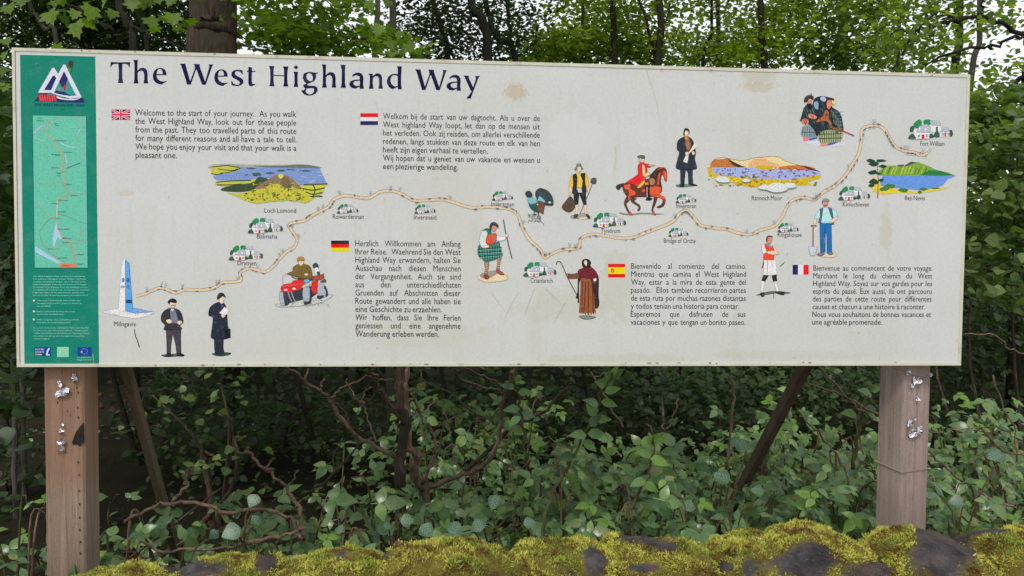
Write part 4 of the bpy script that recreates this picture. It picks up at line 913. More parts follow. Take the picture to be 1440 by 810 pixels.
p.smooth((70,44,44), [(670,110),(690,55),(735,60),(735,120),(720,165),(690,150)]); p.poly((60,130,60), [(655,165),(720,160),(690,230)])
p.build('trail_emblem', 'ink', 'emblem of two pale mountain outlines')
pr = Print(base=0.0005); text_line(pr, "THE WEST HIGHLAND WAY", 48.3, 119.5, 149, 150, 3.9, (18, 40, 84), False, bold=0.02); pr.build('emblem_lettering', 'ink')
# small white text and badges
pr = Print(base=0.0005); WT2 = (128, 196, 180)
def sm(t, x0, x1, y, cap=1.75): text_line(pr, t, 30 + x0 / 5.786, 30 + x1 / 5.786, 370 + y / 5.786, 370 + y / 5.786, cap, WT2, False, bold=0.03)
for t, x1, y in (("The West Highland Way is 152km (95 miles) long.",520,112),("The walk runs Milngavie to Fort William - from the",525,134),("outskirts of Scotland's largest city to the foot of its",522,156),("highest mountain, following the shores of its largest",535,179),("freshwater loch. It passes from the lowlands, across",538,201),
                 ("the Highland Boundary Fault, and up into the Scottish",550,222),("Highlands. Much of the way follows ancient and",510,245),("historic routes of communication, and makes use of",545,267)): sm(t, 95, x1, y)
for t, x1, y in (("The route is followed by white thistle and",480,309),("hexagon way marker posts as shown in",490,332),("the symbols.",245,354),("Please walk both by keep the route",440,399),("around the farmland close.",355,421),("Wild camping rules and leaflets follow,",470,465),("they keep the route looking good.",405,487)): sm(t, 128, x1, y)
for t, x1, y in (("If you are to be to be walking the Way, you may like",550,531),("to choose to start the section with the. The first guide",548,553),("will be found between the distances. The range listed",550,575),("the other can along take the high route parking",515,597),("visitors begins",230,619)): sm(t, 102, x1, y)
for y in (304, 393, 459): pr.rect((214, 220, 220), 30 + 97 / 5.786, 370 + (y - 7) / 5.786, 30 + 112 / 5.786, 370 + (y + 7) / 5.786)
for t, y in (("European Union", 503.4), ("Regional Fund", 506.6)): text_line(pr, t, 109, 128.5, y, y, 1.7, WT2, False, bold=0.03)
pr.build('small_print', 'ink', 'small pale paragraphs on the green side panel')
pr = Print(base=0.0006); BL = (18, 56, 140)
pr.rect(BL, 48.6, 488.3, 71.8, 500.6); pr.line((190,205,236), [(66,499),(67,494),(69.5,489.5)], 2.2, 3); pr.line((190,205,236), [(65,499),(70,499)], 1.6)
for t, y in (("SCOTTISH", 492.2), ("SPORTS", 496), ("FUND", 499.6)): text_line(pr, t, 49.8, 62 if t != "FUND" else 59, y, y, 2.1, (214, 200, 140), False, bold=0.03)
pr.build('funding_badge', 'ink', 'blue sports fund badge')
pr = Print(base=0.0006); pr.rect((142,196,160), 80.6, 488, 96.6, 502); 
for i in range(5): pr.line((70,160,140), [(81.5, 490 + i * 2.6), (95.5, 490 + i * 2.6)], 0.7)
pr.build('funding_badge', 'ink', 'pale green badge')
pr = Print(base=0.0006); pr.rect(BL, 109, 488.2, 129, 500.2)
for i in range(12): a = i * math.pi / 6; pr.ell((196,190,90), 119 + 4 * math.cos(a), 494.2 + 4 * math.sin(a), .45, .45, 5)
pr.ell((230,235,240), 115, 494.8, 1.6, .8, 6)
pr.build('funding_badge', 'ink', 'blue badge with a ring of stars')
# scuffs, rust spots and scratches on the face
pr = Print(base=0.0012); random.seed(8)
for pts, w in (([(907,92),(913,112),(925,150),(930,190)], 1.0), ([(865,205),(866,222),(862,250)], 1.3), ([(1029,60)] * 0 or [(690,410),(712,440)], 1.0), ([(728,412),(712,442),(708,455)], 1.0), ([(752,405),(742,430),(738,445)], 1.2), ([(766,405),(790,428)], 1.0), ([(795,425),(778,455)], 1.6),
               ([(525,138),(531,152),(532,160)], 0.8), ([(375,82),(377,88)], 1.0), ([(301,74),(301,79)], 1.0), ([(131,498),(132,512)], 1.6), ([(951,195),(951,222)], .8)):
    pr.line((178, 166, 144), pts, w * .5, 2, w * .2)
for _ in range(110):
    x, y = random.uniform(25, 1355), random.uniform(100, 508)
    pr.ell(random.choice([(150,130,110),(120,110,104),(160,120,96),(90,84,84)]), x, y, random.uniform(.25, .8), random.uniform(.25, .7), 6, .3)
for _ in range(26):
    x = random.uniform(20, 1350); pr.ell((130, 92, 70), x, 513.6 - (x / 1350) * 4.0 + random.uniform(-1, .8), random.uniform(.5, 3.5), random.uniform(.4, 1.0), 7, .4)
for x, y in ((52,90),(115,67+4),(190,73),(302,76),(930,98),(1000,99),(1310,106)): pr.ell((150, 100, 92), x, y, 1.6, .8, 6, .4)
pr.build('rust_marks', 'ink')['kind'] = 'stuff'
# ---------------------------------------------------------------- posts, braces, fixings of the sign
def post(cx, cy, half, rot, mat, zc, label):
    bag = []; s = half; b = 0.006
    ring = [(-s + b, -s), (s - b, -s), (s, -s + b), (s, s - b), (s - b, s), (-s + b, s), (-s, s - b), (-s, -s + b)]
    c, sn = math.cos(rot), math.sin(rot)
    zs = np.linspace(-0.2, zc, 12); V = []
    for z in zs:
        for x, y in ring: V.append((cx + x * c - y * sn, cy + x * sn + y * c, z))
    F = []
    for i in range(len(zs) - 1):
        for j in range(8):
            a, b2 = i * 8 + j, i * 8 + (j + 1) % 8; F += [(a, b2, b2 + 8), (a, b2 + 8, a + 8)]
    t = (len(zs) - 1) * 8; F += [(t, t + i, t + i + 1) for i in range(1, 7)]
    o = link('post', tri_mesh('post', np.array(V), np.array(F)), mat, sign); o['label'] = label
    return o
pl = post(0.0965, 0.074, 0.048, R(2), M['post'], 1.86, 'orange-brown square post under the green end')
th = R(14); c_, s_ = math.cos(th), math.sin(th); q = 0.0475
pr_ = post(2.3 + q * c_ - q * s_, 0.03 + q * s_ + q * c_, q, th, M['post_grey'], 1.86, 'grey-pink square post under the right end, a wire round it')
def brace(a, b, w, d, mat, label):
    a, b = np.array(a), np.array(b); t = b - a; L = np.linalg.norm(t); t /= L
    ux = np.array([1.0, 0, 0]); ux -= ux @ t * t; ux /= np.linalg.norm(ux); n = np.cross(t, ux)
    V = []
    for p in (a, b):
        for i, j in ((-1, -1), (1, -1), (1, 1), (-1, 1)): V.append(p + ux * i * w / 2 + n * j * d / 2)
    F = [(0,1,5),(0,5,4),(1,2,6),(1,6,5),(2,3,7),(2,7,6),(3,0,4),(3,4,7),(0,2,1),(0,3,2),(4,5,6),(4,6,7)]
    o = link('brace', tri_mesh('brace', np.array(V), np.array(F)), mat, sign); o['label'] = label
def ext(a, b, k0, k1):
    a, b = np.array(a), np.array(b); return a - (b - a) * k0, b + (b - a) * k1
a, b = ext((0.205, 0.13, ZB), (0.225, 0.50, ZB - 0.682), 0.11, 0.75); brace(a, b, 0.020, 0.030, M['brace'], 'thin brown raking brace beside the left post')
a, b = ext((2.067, 0.13, ZB - 0.015), (2.035, 0.66, ZB - 0.62), 0.08, 0.85); brace(a, b, 0.024, 0.034, M['brace_dark'], 'dark raking brace left of the right post')
# dark burn mark and screw holes on the left post, foil scraps on both
def face_left(x, y): # front face of the left post
    p = at(x, y, 0.026); return np.array([p[0], 0.0, p[2]])
def scrap(x, y, r, Yp, seed, elong=1.0, rot=0.0):
    rg = np.random.default_rng(seed); c0 = at(x, y, Yp); k = r * 0.0023
    n = 9; a = np.linspace(0, 2 * math.pi, n, endpoint=False); V = [(0, -0.002, 0)]
    for t in a: rr = k * rg.uniform(.3, 1.3); V.append((math.cos(t) * rr * elong, -rg.uniform(0.001, 0.007), math.sin(t) * rr))
    for t in a: rr = k * rg.uniform(.2, .5); V.append((math.cos(t) * rr * elong + rg.normal(0, k * .15), -rg.uniform(0.001, 0.006), math.sin(t) * rr + rg.normal(0, k * .15)))
    V = np.array(V); cr, sr = math.cos(rot), math.sin(rot)
    V = np.stack([V[:, 0] * cr - V[:, 2] * sr, V[:, 1], V[:, 0] * sr + V[:, 2] * cr], 1) + c0
    F = []
    for i in range(n):
        j = (i + 1) % n; F += [(1 + i, 1 + j, 10 + j), (1 + i, 10 + j, 10 + i), (0, 10 + i, 10 + j)]
    return tri_mesh('foil_scrap', V, np.array(F))
for i, (x, y, r, e) in enumerate(((86, 539, 5, .8), (88, 552, 4, 1.8), (104, 531, 5, 1.0), (87, 606, 4, .9), (88, 623, 6, .8), (88, 631, 5, .7), (90, 595, 2.2, 1), (96, 578, 1.4, 1))):
    link('foil_scrap', scrap(x, y, r, 0.022, i + 3, e, i * .5), M['foil'], pl)
for i, (x, y, r, e) in enumerate(((1276, 524, 4, .8), (1288, 535, 6, 1.2), (1281, 543, 3.5, .8), (1290, 560, 3.2, 1), (1277, 597, 6, .7), (1283, 609, 5, 1.4), (1292, 606, 4, 1.5), (1286, 588, 2, 1), (1308, 527, 3, .8))):
    link('foil_scrap', scrap(x, y, r, 0.028 + (x - 1270) * 0.0003, i + 40, e, i * .7), M['foil'], pr_)
nt = NT('charred_wood'); nz = nt.noise(geo_pos(nt), 90, 4)
M['char'] = nt.done(nt.bsdf(nt.ramp(nz.outputs[0], [(0.3, (0.008, 0.007, 0.006)), (0.7, (0.03, 0.02, 0.016))]).outputs[0], 0.9))
V = np.array([at(x, y, 0.0235) for x, y in ((118,594),(112,600),(106,608),(101,622),(102,626),(108,625),(112,628),(116,623),(118.5,625))])
V[:, 1] = 0.0262 - 0.0012
link('burn_mark', tri_mesh('burn_mark', V, np.array([(0, i, i + 1) for i in range(1, 8)])), M['char'], pl)
bag = Bag()
for i, (x, y) in enumerate(((104,536),(108,545),(110,552),(109,573),(110,587),(110,650),(111,668),(111,690),(112,709),(112,728),(112,745),(113,762),(113,778),(81,566),(68,534),(84,637),(92,636))):
    c0 = at(x, y, 0.0248); a = np.linspace(0, 2 * math.pi, 7)[:-1]
    bag.add(np.stack([c0[0] + np.cos(a) * .0014, np.full(6, .0248), c0[2] + np.sin(a) * .0038], 1), [(0, k, k + 1) for k in range(1, 5)])
link('screw_holes', bag.mesh('screw_holes'), M['char'], pl)
# wire round the right post, and a strand under the board
def ring_wire(z0, tilt):
    s = q + 0.0025; cx, cy = 2.3 + q * c_ - q * s_, 0.03 + q * s_ + q * c_; P = []
    for x, y in ((-s, s), (-s, -s), (s, -s), (s, s), (-s, s)):
        for d in (0,):
            P.append((cx + x * c_ - y * s_, cy + x * s_ + y * c_, z0 + tilt * (x - y) * (1 if x > 0 else 1.0)))
    return P
P = ring_wire(0, 0); zz = [at(1235, 651, 0.1)[2], at(1271, 664, 0.03)[2], at(1307, 659, 0.05)[2]]
P = [(P[0][0], P[0][1], zz[0]), (P[1][0], P[1][1], zz[1]), (P[2][0], P[2][1], zz[2]), (P[3][0], P[3][1], zz[2] - .004), (P[4][0], P[4][1], zz[0])]
V, F = tube(P, [0.0016] * 5, 6); link('wire', tri_mesh('wire', V, F), M['wire'], pr_)
V, F = tube([at(1240, 514, 0.026), at(1262, 523, 0.027), at(1285, 526, 0.028), at(1306, 531, 0.04)], [0.0011] * 4, 5); link('wire', tri_mesh('wire', V, F), M['wire'], pr_)

# ---------------------------------------------------------------- the mossy wall
from mathutils import noise as mnoise
wall = empty('dry_stone_wall', (1.2, -0.35, 0.0), 'low rough stone wall thick with yellow-green moss in front of the sign', 'wall')
BARE = [(282,802,38,13),(372,792,15,12),(481,781,8,9),(541,779,10,3),(835,795,15,20),(905,758,30,6),(930,768,20,7),(905,799,20,7),(1020,799,16,9),(1125,793,42,26),(1225,802,36,16),(1322,778,46,36),(1385,746,26,7),(610,757,4,3),(1300,748,20,10),(80,806,10,3),(238,797,16,4),(1052,800,8,12)]
def mossiness(P):
    """1 = moss, 0 = bare stone, from the bare patches one can see and from noise"""
    d = (P - CAMP) @ CAMR
    x = 720 + FPX * d[:, 0] / -d[:, 2]; y = 405 - FPX * d[:, 1] / -d[:, 2]
    m = np.full(len(P), 1.0)
    nz = np.array([mnoise.noise(Vector(p) * 16) + .5 * mnoise.noise(Vector(p) * 45) for p in P])
    for bx, by, rx, ry in BARE:
        r = np.sqrt(((x - bx) / rx) ** 2 + ((y - by) / ry) ** 2)
        m = np.minimum(m, np.clip((r - 0.85 + nz * .55) * 3, 0, 1))
    nb = np.array([mnoise.noise(Vector(p) * 9 + Vector((2, 7, 1))) for p in P])
    m = np.minimum(m, np.clip((nz + nb * .8 + 1.15) * 3, 0, 1))
    return m
nt = NT('moss_grown_stone'); pos = geo_pos(nt)
a1 = nt.noise(pos, 18, 6, 0.65); a2 = nt.noise(pos, 120, 5, 0.7); a3 = nt.noise(pos, 9, 4, 0.6)
stone = nt.mix(nt.ramp(a3.outputs[0], [(0.45, (0, 0, 0)), (0.7, (1, 1, 1))]).outputs[0], nt.ramp(a1.outputs[0], [(0.32, (0.03, 0.026, 0.028)), (0.52, (0.075, 0.064, 0.068)), (0.68, (0.15, 0.13, 0.135))]).outputs[0], (0.11, 0.072, 0.055))
stone = nt.mix(nt.ramp(a2.outputs[0], [(0.6, (0, 0, 0)), (0.72, (1, 1, 1))]).outputs[0], stone, (0.24, 0.21, 0.20))
mossc = nt.ramp(a1.outputs[0], [(0.3, (0.08, 0.035, 0.015)), (0.45, (0.15, 0.11, 0.02)), (0.7, (0.26, 0.24, 0.04))]).outputs[0]
ma = nt.n("ShaderNodeAttribute"); ma.attribute_name = "moss"
M['stone'] = nt.done(nt.bsdf(nt.mix(ma.outputs['Fac'], stone, mossc), 0.92, nt.math('ADD', a2.outputs[0], nt.math('MULTIPLY', a1.outputs[0], 2.0)), 1.0, 0.012, spec=0.3))
M['moss'] = leaf_material('feathery_moss', [(0.30, 0.17, 0.05), (0.44, 0.42, 0.05), (0.64, 0.60, 0.10), (0.36, 0.42, 0.05), (0.54, 0.50, 0.08), (0.26, 0.34, 0.05), (0.72, 0.66, 0.15)], 0.45, 0.7, (1.1, 1.15, 0.4), spec=0.15)
CREST = [(-150,850),(0,842),(60,822),(90,806),(150,793),(230,793),(290,779),(330,774),(380,771),(400,777),(420,780),(480,767),(530,770),(580,759),(640,752),(690,757),(740,754),(800,757),(870,745),(920,746),(980,751),(1002,753),(1050,743),(1100,733),(1150,734),(1190,746),(1225,757),(1250,740),(1290,731),(1340,739),(1370,747),(1400,738),(1440,737),(1600,734)]
CREST = [(x, y + 9) for x, y in CREST]
Yc = -0.33
def crest_z(X):
    # board-plane x -> crest height
    xs = np.array([at(x, y, Yc)[0] for x, y in CREST]); zs = np.array([at(x, y, Yc)[2] for x, y in CREST])
    return np.interp(X, xs, zs)
import bmesh
def ico(sub):
    bm = bmesh.new(); bmesh.ops.create_icosphere(bm, subdivisions=sub, radius=1.0)
    V = np.array([v.co[:] for v in bm.verts]); F = np.array([[v.index for v in f.verts] for f in bm.faces]); bm.free(); return V, F
ICO5, ICO3 = ico(6), ico(3)
# moss in patches of its own: fresh yellow, green, and rusty brown where it dies back
def moss_material():
    nt = NT('feathery_moss'); g = nt.n("ShaderNodeNewGeometry"); pos = g.outputs['Position']
    a = nt.noise(pos, 11, 4, 0.6); b = nt.noise(mapped(nt, pos, (1, 1, 1), (7, 3, 1)), 20, 4, 0.65)
    c = nt.ramp(g.outputs['Random Per Island'], [(0, (0.44, 0.41, 0.06)), (.35, (0.74, 0.70, 0.14)), (.7, (0.58, 0.58, 0.09)), (1, (0.82, 0.80, 0.28))]).outputs[0]
    gr = nt.ramp(g.outputs['Random Per Island'], [(0, (0.20, 0.25, 0.04)), (.5, (0.36, 0.44, 0.07)), (1, (0.52, 0.58, 0.12))]).outputs[0]
    br = nt.ramp(g.outputs['Random Per Island'], [(0, (0.09, 0.045, 0.02)), (.5, (0.22, 0.12, 0.04)), (1, (0.34, 0.22, 0.07))]).outputs[0]
    c = nt.mix(nt.ramp(a.outputs[0], [(0.46, (0, 0, 0)), (0.58, (1, 1, 1))]).outputs[0], c, gr)
    c = nt.mix(nt.ramp(b.outputs[0], [(0.50, (0, 0, 0)), (0.62, (1, 1, 1))]).outputs[0], c, br)
    p = nt.bsdf(c, 0.75, spec=0.12); t = nt.n("ShaderNodeBsdfTranslucent"); nt.l(c, t.inputs[0])
    mx = nt.n("ShaderNodeMixShader"); mx.inputs[0].default_value = .4; nt.l(p.outputs[0], mx.inputs[1]); nt.l(t.outputs[0], mx.inputs[2]); return nt.done(mx)
M['moss'] = moss_material()
moss_P, moss_N = [], []
def unit_(a): return a / (np.linalg.norm(a, axis=1)[:, None] + 1e-9)
def stone_obj(xa, xb, ya, yb, zbot, shift, seed, hi=True, flat=False):
    """a boulder whose top follows the wall's crest between two pixels"""
    U, F = ICO5 if hi else ICO3
    U = np.sign(U) * np.abs(U) ** 0.52; U /= np.max(np.abs(U))          # boxy pillow
    X0 = xa; X1 = xb
    V = np.empty_like(U)
    V[:, 0] = (X0 + X1) / 2 + U[:, 0] * (X1 - X0) / 2
    V[:, 1] = (ya + yb) / 2 + U[:, 1] * (yb - ya) / 2
    if zbot is not None:
        top = crest_z(V[:, 0]) - shift - 0.012
        V[:, 2] = np.where(U[:, 2] > 0, top + (U[:, 2] - 1) * (top - zbot) * .5, zbot + (U[:, 2] + 1) * (top - zbot) * .5)
        ry = np.abs(V[:, 1] - Yc) / ((yb - ya) / 2)
        V[:, 2] -= np.where(U[:, 2] > 0, 0.035 * np.clip(ry, 0, 1.2) ** 2.2, 0)
    s = 5.0
    D = np.array([[mnoise.noise(Vector(p) * s + Vector((seed, 0, 0))), mnoise.noise(Vector(p) * s + Vector((0, seed, 9))), mnoise.noise(Vector(p) * s + Vector((3, 0, seed)))] for p in V])
    D2 = np.array([mnoise.noise(Vector(p) * 26 + Vector((seed, 4, 0))) for p in V])[:, None]
    D3 = np.array([mnoise.noise(Vector(p) * 60 + Vector((seed, 4, 3))) + .5 * mnoise.noise(Vector(p) * 130) for p in V])[:, None]
    V = V + D * (np.array([0.02, 0.035, 0.012]) if hi else 0.03) + unit_(U) * (D2 * 0.010 + D3 * 0.0035)
    return V, F
spans = [(-260,-60),(-75,62),(55,242),(236,398),(390,536),(528,722),(714,856),(846,1002),(994,1096),(1082,1238),(1234,1374),(1368,1520),(1510,1700)]
for i, (xa, xb) in enumerate(spans):
    X0 = at(xa, 790, Yc)[0]; X1 = at(xb, 790, Yc)[0]
    V, F = stone_obj(X0 - .015, X1 + .015, Yc - 0.15, Yc + 0.15, 0.60, 0.0, i * 7.3 + 1)
    mo = mossiness(V)
    me = tri_mesh('stone', V, F, True)
    at_ = me.attributes.new("moss", 'FLOAT', 'POINT'); at_.data.foreach_set("value", mo.astype(np.float32))
    o = link('stone', me, M['stone'], wall)
    if i == 10: o['label'] = 'dark bare upright stone in front of the right post'
    T0, T1, T2 = V[F[:, 0]], V[F[:, 1]], V[F[:, 2]]
    Nf = np.cross(T1 - T0, T2 - T0); A = np.linalg.norm(Nf, axis=1); Nf /= A[:, None] + 1e-12
    w = A * ((Nf[:, 2] > -0.25) & (Nf[:, 1] < 0.75)) * mo[F].mean(1) ** 2
    n = int(w.sum() / 2 * 120000)
    n = min(n, 17000)
    idx = rng.choice(len(F), n, p=w / w.sum()); r = rng.random((n, 2)); fl = r.sum(1) > 1; r[fl] = 1 - r[fl]
    moss_P.append(T0[idx] + (T1 - T0)[idx] * r[:, :1] + (T2 - T0)[idx] * r[:, 1:]); moss_N.append(Nf[idx])
# lower courses of the wall, down to the ground on both sides
rw = random.Random(5); me0 = None
for row in range(3):
    x = -1.2 + rw.uniform(0, .2)
    while x < 4.4:
        w = rw.uniform(.2, .42); z0 = row * 0.20
        U, F = ICO3; P = np.sign(U) * np.abs(U) ** 0.55; P /= np.abs(P).max()
        V = P * np.array([w / 2, 0.2, 0.108]) + np.array([x + w / 2, Yc + rw.uniform(-.015, .015), z0 + 0.10])
        V += np.array([[mnoise.noise(Vector(p) * 6), mnoise.noise(Vector(p) * 6 + Vector((5, 1, 0))), 0] for p in V]) * 0.025
        me = tri_mesh('stone', V, F, True); at_ = me.attributes.new("moss", 'FLOAT', 'POINT'); at_.data.foreach_set("value", (mossiness(V) * .5).astype(np.float32))
        link('stone', me, M['stone'], wall); x += w + .01
# ---------------------------------------------------------------- leaves
def t_ovate(seg=3, width=0.36, fold=0.12, curl=0.12, tip=0.75):
    V = [(0, 0, 0)]; F = []
    for i in range(1, seg + 1):
        t = i / (seg + 1); w = width * math.sin(math.pi * t ** tip)
        z = -curl * t * t
        V += [(-w, t, z + fold * w), (0, t, z), (w, t, z + fold * w)]
    V.append((0, 1, -curl)); e = len(V) - 1
    F += [(0, 2, 1), (0, 3, 2)]
    for i in range(seg - 1):
        a = 1 + 3 * i; b = a + 3
        F += [(a, a + 1, b + 1), (a, b + 1, b), (a + 1, a + 2, b + 2), (a + 1, b + 2, b + 1)]
    a = 1 + 3 * (seg - 1); F += [(a, a + 1, e), (a + 1, a + 2, e)]
    return np.array(V, float), np.array(F)
def t_diamond(width=0.36):
    return np.array([(0, 0, 0), (-width, .5, .05), (0, 1, -.08), (width, .5, .05)], float), np.array([(0, 2, 1), (0, 3, 2)])
def t_maple():
    out = [(0.02,0.0),(0.30,-0.05),(0.52,0.06),(0.38,0.22),(0.66,0.42),(0.44,0.50),(0.30,0.52),(0.32,0.74),(0.13,0.74),(0.0,1.0)]
    L = [(-x, y) for x, y in out[::-1]][1:]
    ring = out + L; V = [(0, .32, 0)] + [(x, y, 0.16 * abs(x) - .18 * max(y - .3, 0)) for x, y in ring]
    n = len(ring); return np.array(V, float), np.array([(0, 1 + i, 1 + (i + 1) % n) for i in range(n)])
def join(parts):
    V, F, n = [], [], 0
    for v, f in parts: V.append(v); F.append(f + n); n += len(v)
    return np.concatenate(V), np.concatenate(F)
def xf(t, rz=0, s=1, off=(0, 0, 0), rx=0):
    V, F = t; c, sn = math.cos(rz), math.sin(rz)
    V = V * s; c2, s2 = math.cos(rx), math.sin(rx)
    V = np.stack([V[:, 0], V[:, 1] * c2 - V[:, 2] * s2, V[:, 1] * s2 + V[:, 2] * c2], 1)
    V = np.stack([V[:, 0] * c - V[:, 1] * sn, V[:, 0] * sn + V[:, 1] * c, V[:, 2]], 1) + np.array(off)
    return V, F
OV, OV4, DI, MA = t_ovate(), t_ovate(4, 0.32, 0.12, 0.25, 0.68), t_diamond(), t_maple()
OVR = t_ovate(4, 0.50, 0.10, 0.16, 0.72)
def stalk(L, w=0.012): return np.array([(-w, 0, 0), (w, 0, 0), (w, L, .0), (-w, L, .0)], float), np.array([(0, 1, 2), (0, 2, 3)])
# a compound bramble leaf of three leaflets (unit: total length about 1.6)
BR = join([stalk(0.6, .015), xf(OV4, 0, 1.1, (0, .6, 0)), xf(OV4, R(74), .85, (0, .38, 0)), xf(OV4, R(-74), .85, (0, .38, 0))])
BR2 = join([stalk(0.5, .015), xf(OV4, R(8), .95, (0, .5, 0), R(-20)), xf(OV4, R(80), .7, (0, .4, 0), R(15)), xf(OV4, R(-60), .85, (0, .4, 0), R(-10))])

def unit(a): return a / (np.linalg.norm(a, axis=-1, keepdims=True) + 1e-9)
def orient(n, rg, up=(0, 0, 1.0), tilt=0.5, droop=0.25):
    N = unit(np.array(up) + rg.normal(0, tilt, (n, 3)))
    D = unit(rg.normal(0, 1, (n, 3)) * np.array([1, 1, .4]) - np.array([0, 0, droop]))
    D = unit(D - (D * N).sum(1)[:, None] * N); return D, N
def scatter(t, P, D, N, S):
    TV, TF = t; B = np.cross(D, N); S = np.broadcast_to(np.asarray(S, float), (len(P),))[:, None, None]
    V = P[:, None, :] + S * (TV[None, :, 0:1] * B[:, None] + TV[None, :, 1:2] * D[:, None] + TV[None, :, 2:3] * N[:, None])
    F = TF[None] + (np.arange(len(P)) * len(TV))[:, None, None]
    return V.reshape(-1, 3), F.reshape(-1, 3)
def clumps(rg, c, r, n, k=10, spread=0.12, flat=0.45):
    """leaf positions in an ellipsoid, gathered on short flat sprays"""
    m = max(1, n // k); c = np.asarray(c, float); r = np.asarray(r, float)
    d = unit(rg.normal(0, 1, (m, 3))) * rg.random((m, 1)) ** (1 / 2.4)
    C = c + d * r; A = rg.uniform(0, 2 * math.pi, m)
    t = rg.normal(0, 1, (m, k, 1)); dirv = np.stack([np.cos(A), np.sin(A), rg.normal(-.1, .25, m)], 1)[:, None]
    P = C[:, None] + dirv * t * spread + rg.normal(0, 1, (m, k, 3)) * spread * np.array([.45, .45, .45 * flat])
    return P.reshape(-1, 3)
def px_blob(x, y, Y, rx, ry, ryd):
    c = at(x, y, Y); d = np.linalg.norm(c - CAMP); return c, (rx * d / FPX, ryd, ry * d / FPX)
def leaves(name, parent, P, t, size, mat, rg, tilt=0.5, droop=0.25, kind='stuff', up=(0, 0, 1.0)):
    D, N = orient(len(P), rg, up, tilt, droop)
    V, F = scatter(t, P, D, N, size * rg.uniform(.6, 1.25, len(P)))
    o = link(name, tri_mesh(name, V, F), M[mat], parent)
    if kind: o['kind'] = kind
    return o

# moss tufts over the cap stones
MP = np.concatenate(moss_P); MN = np.concatenate(moss_N); n = len(MP)
rg = np.random.default_rng(77)
tv = np.array([(-.10, 0, 0), (.10, 0, 0), (.16, .55, .06), (-.16, .55, .06), (0, 1.0, -.12)], float); tf = np.array([(0, 1, 2), (0, 2, 3), (3, 2, 4)])
D = unit(MN + rg.normal(0, .55, (n, 3)) + np.array([0, -.1, .15])); N = unit(np.cross(D, rg.normal(0, 1, (n, 3))))
lump = np.array([mnoise.noise(Vector(p) * 28) for p in MP])
S = (0.0058 + 0.0065 * np.clip(lump, -.5, 1)) * rg.uniform(.5, 1.5, n)
V, F = scatter((tv, tf), MP + MN * (0.0005 + 0.006 * np.clip(lump, 0, 1))[:, None], D, N, S)
o = link('moss', tri_mesh('moss', V, F), M['moss'], wall); o['kind'] = 'stuff'
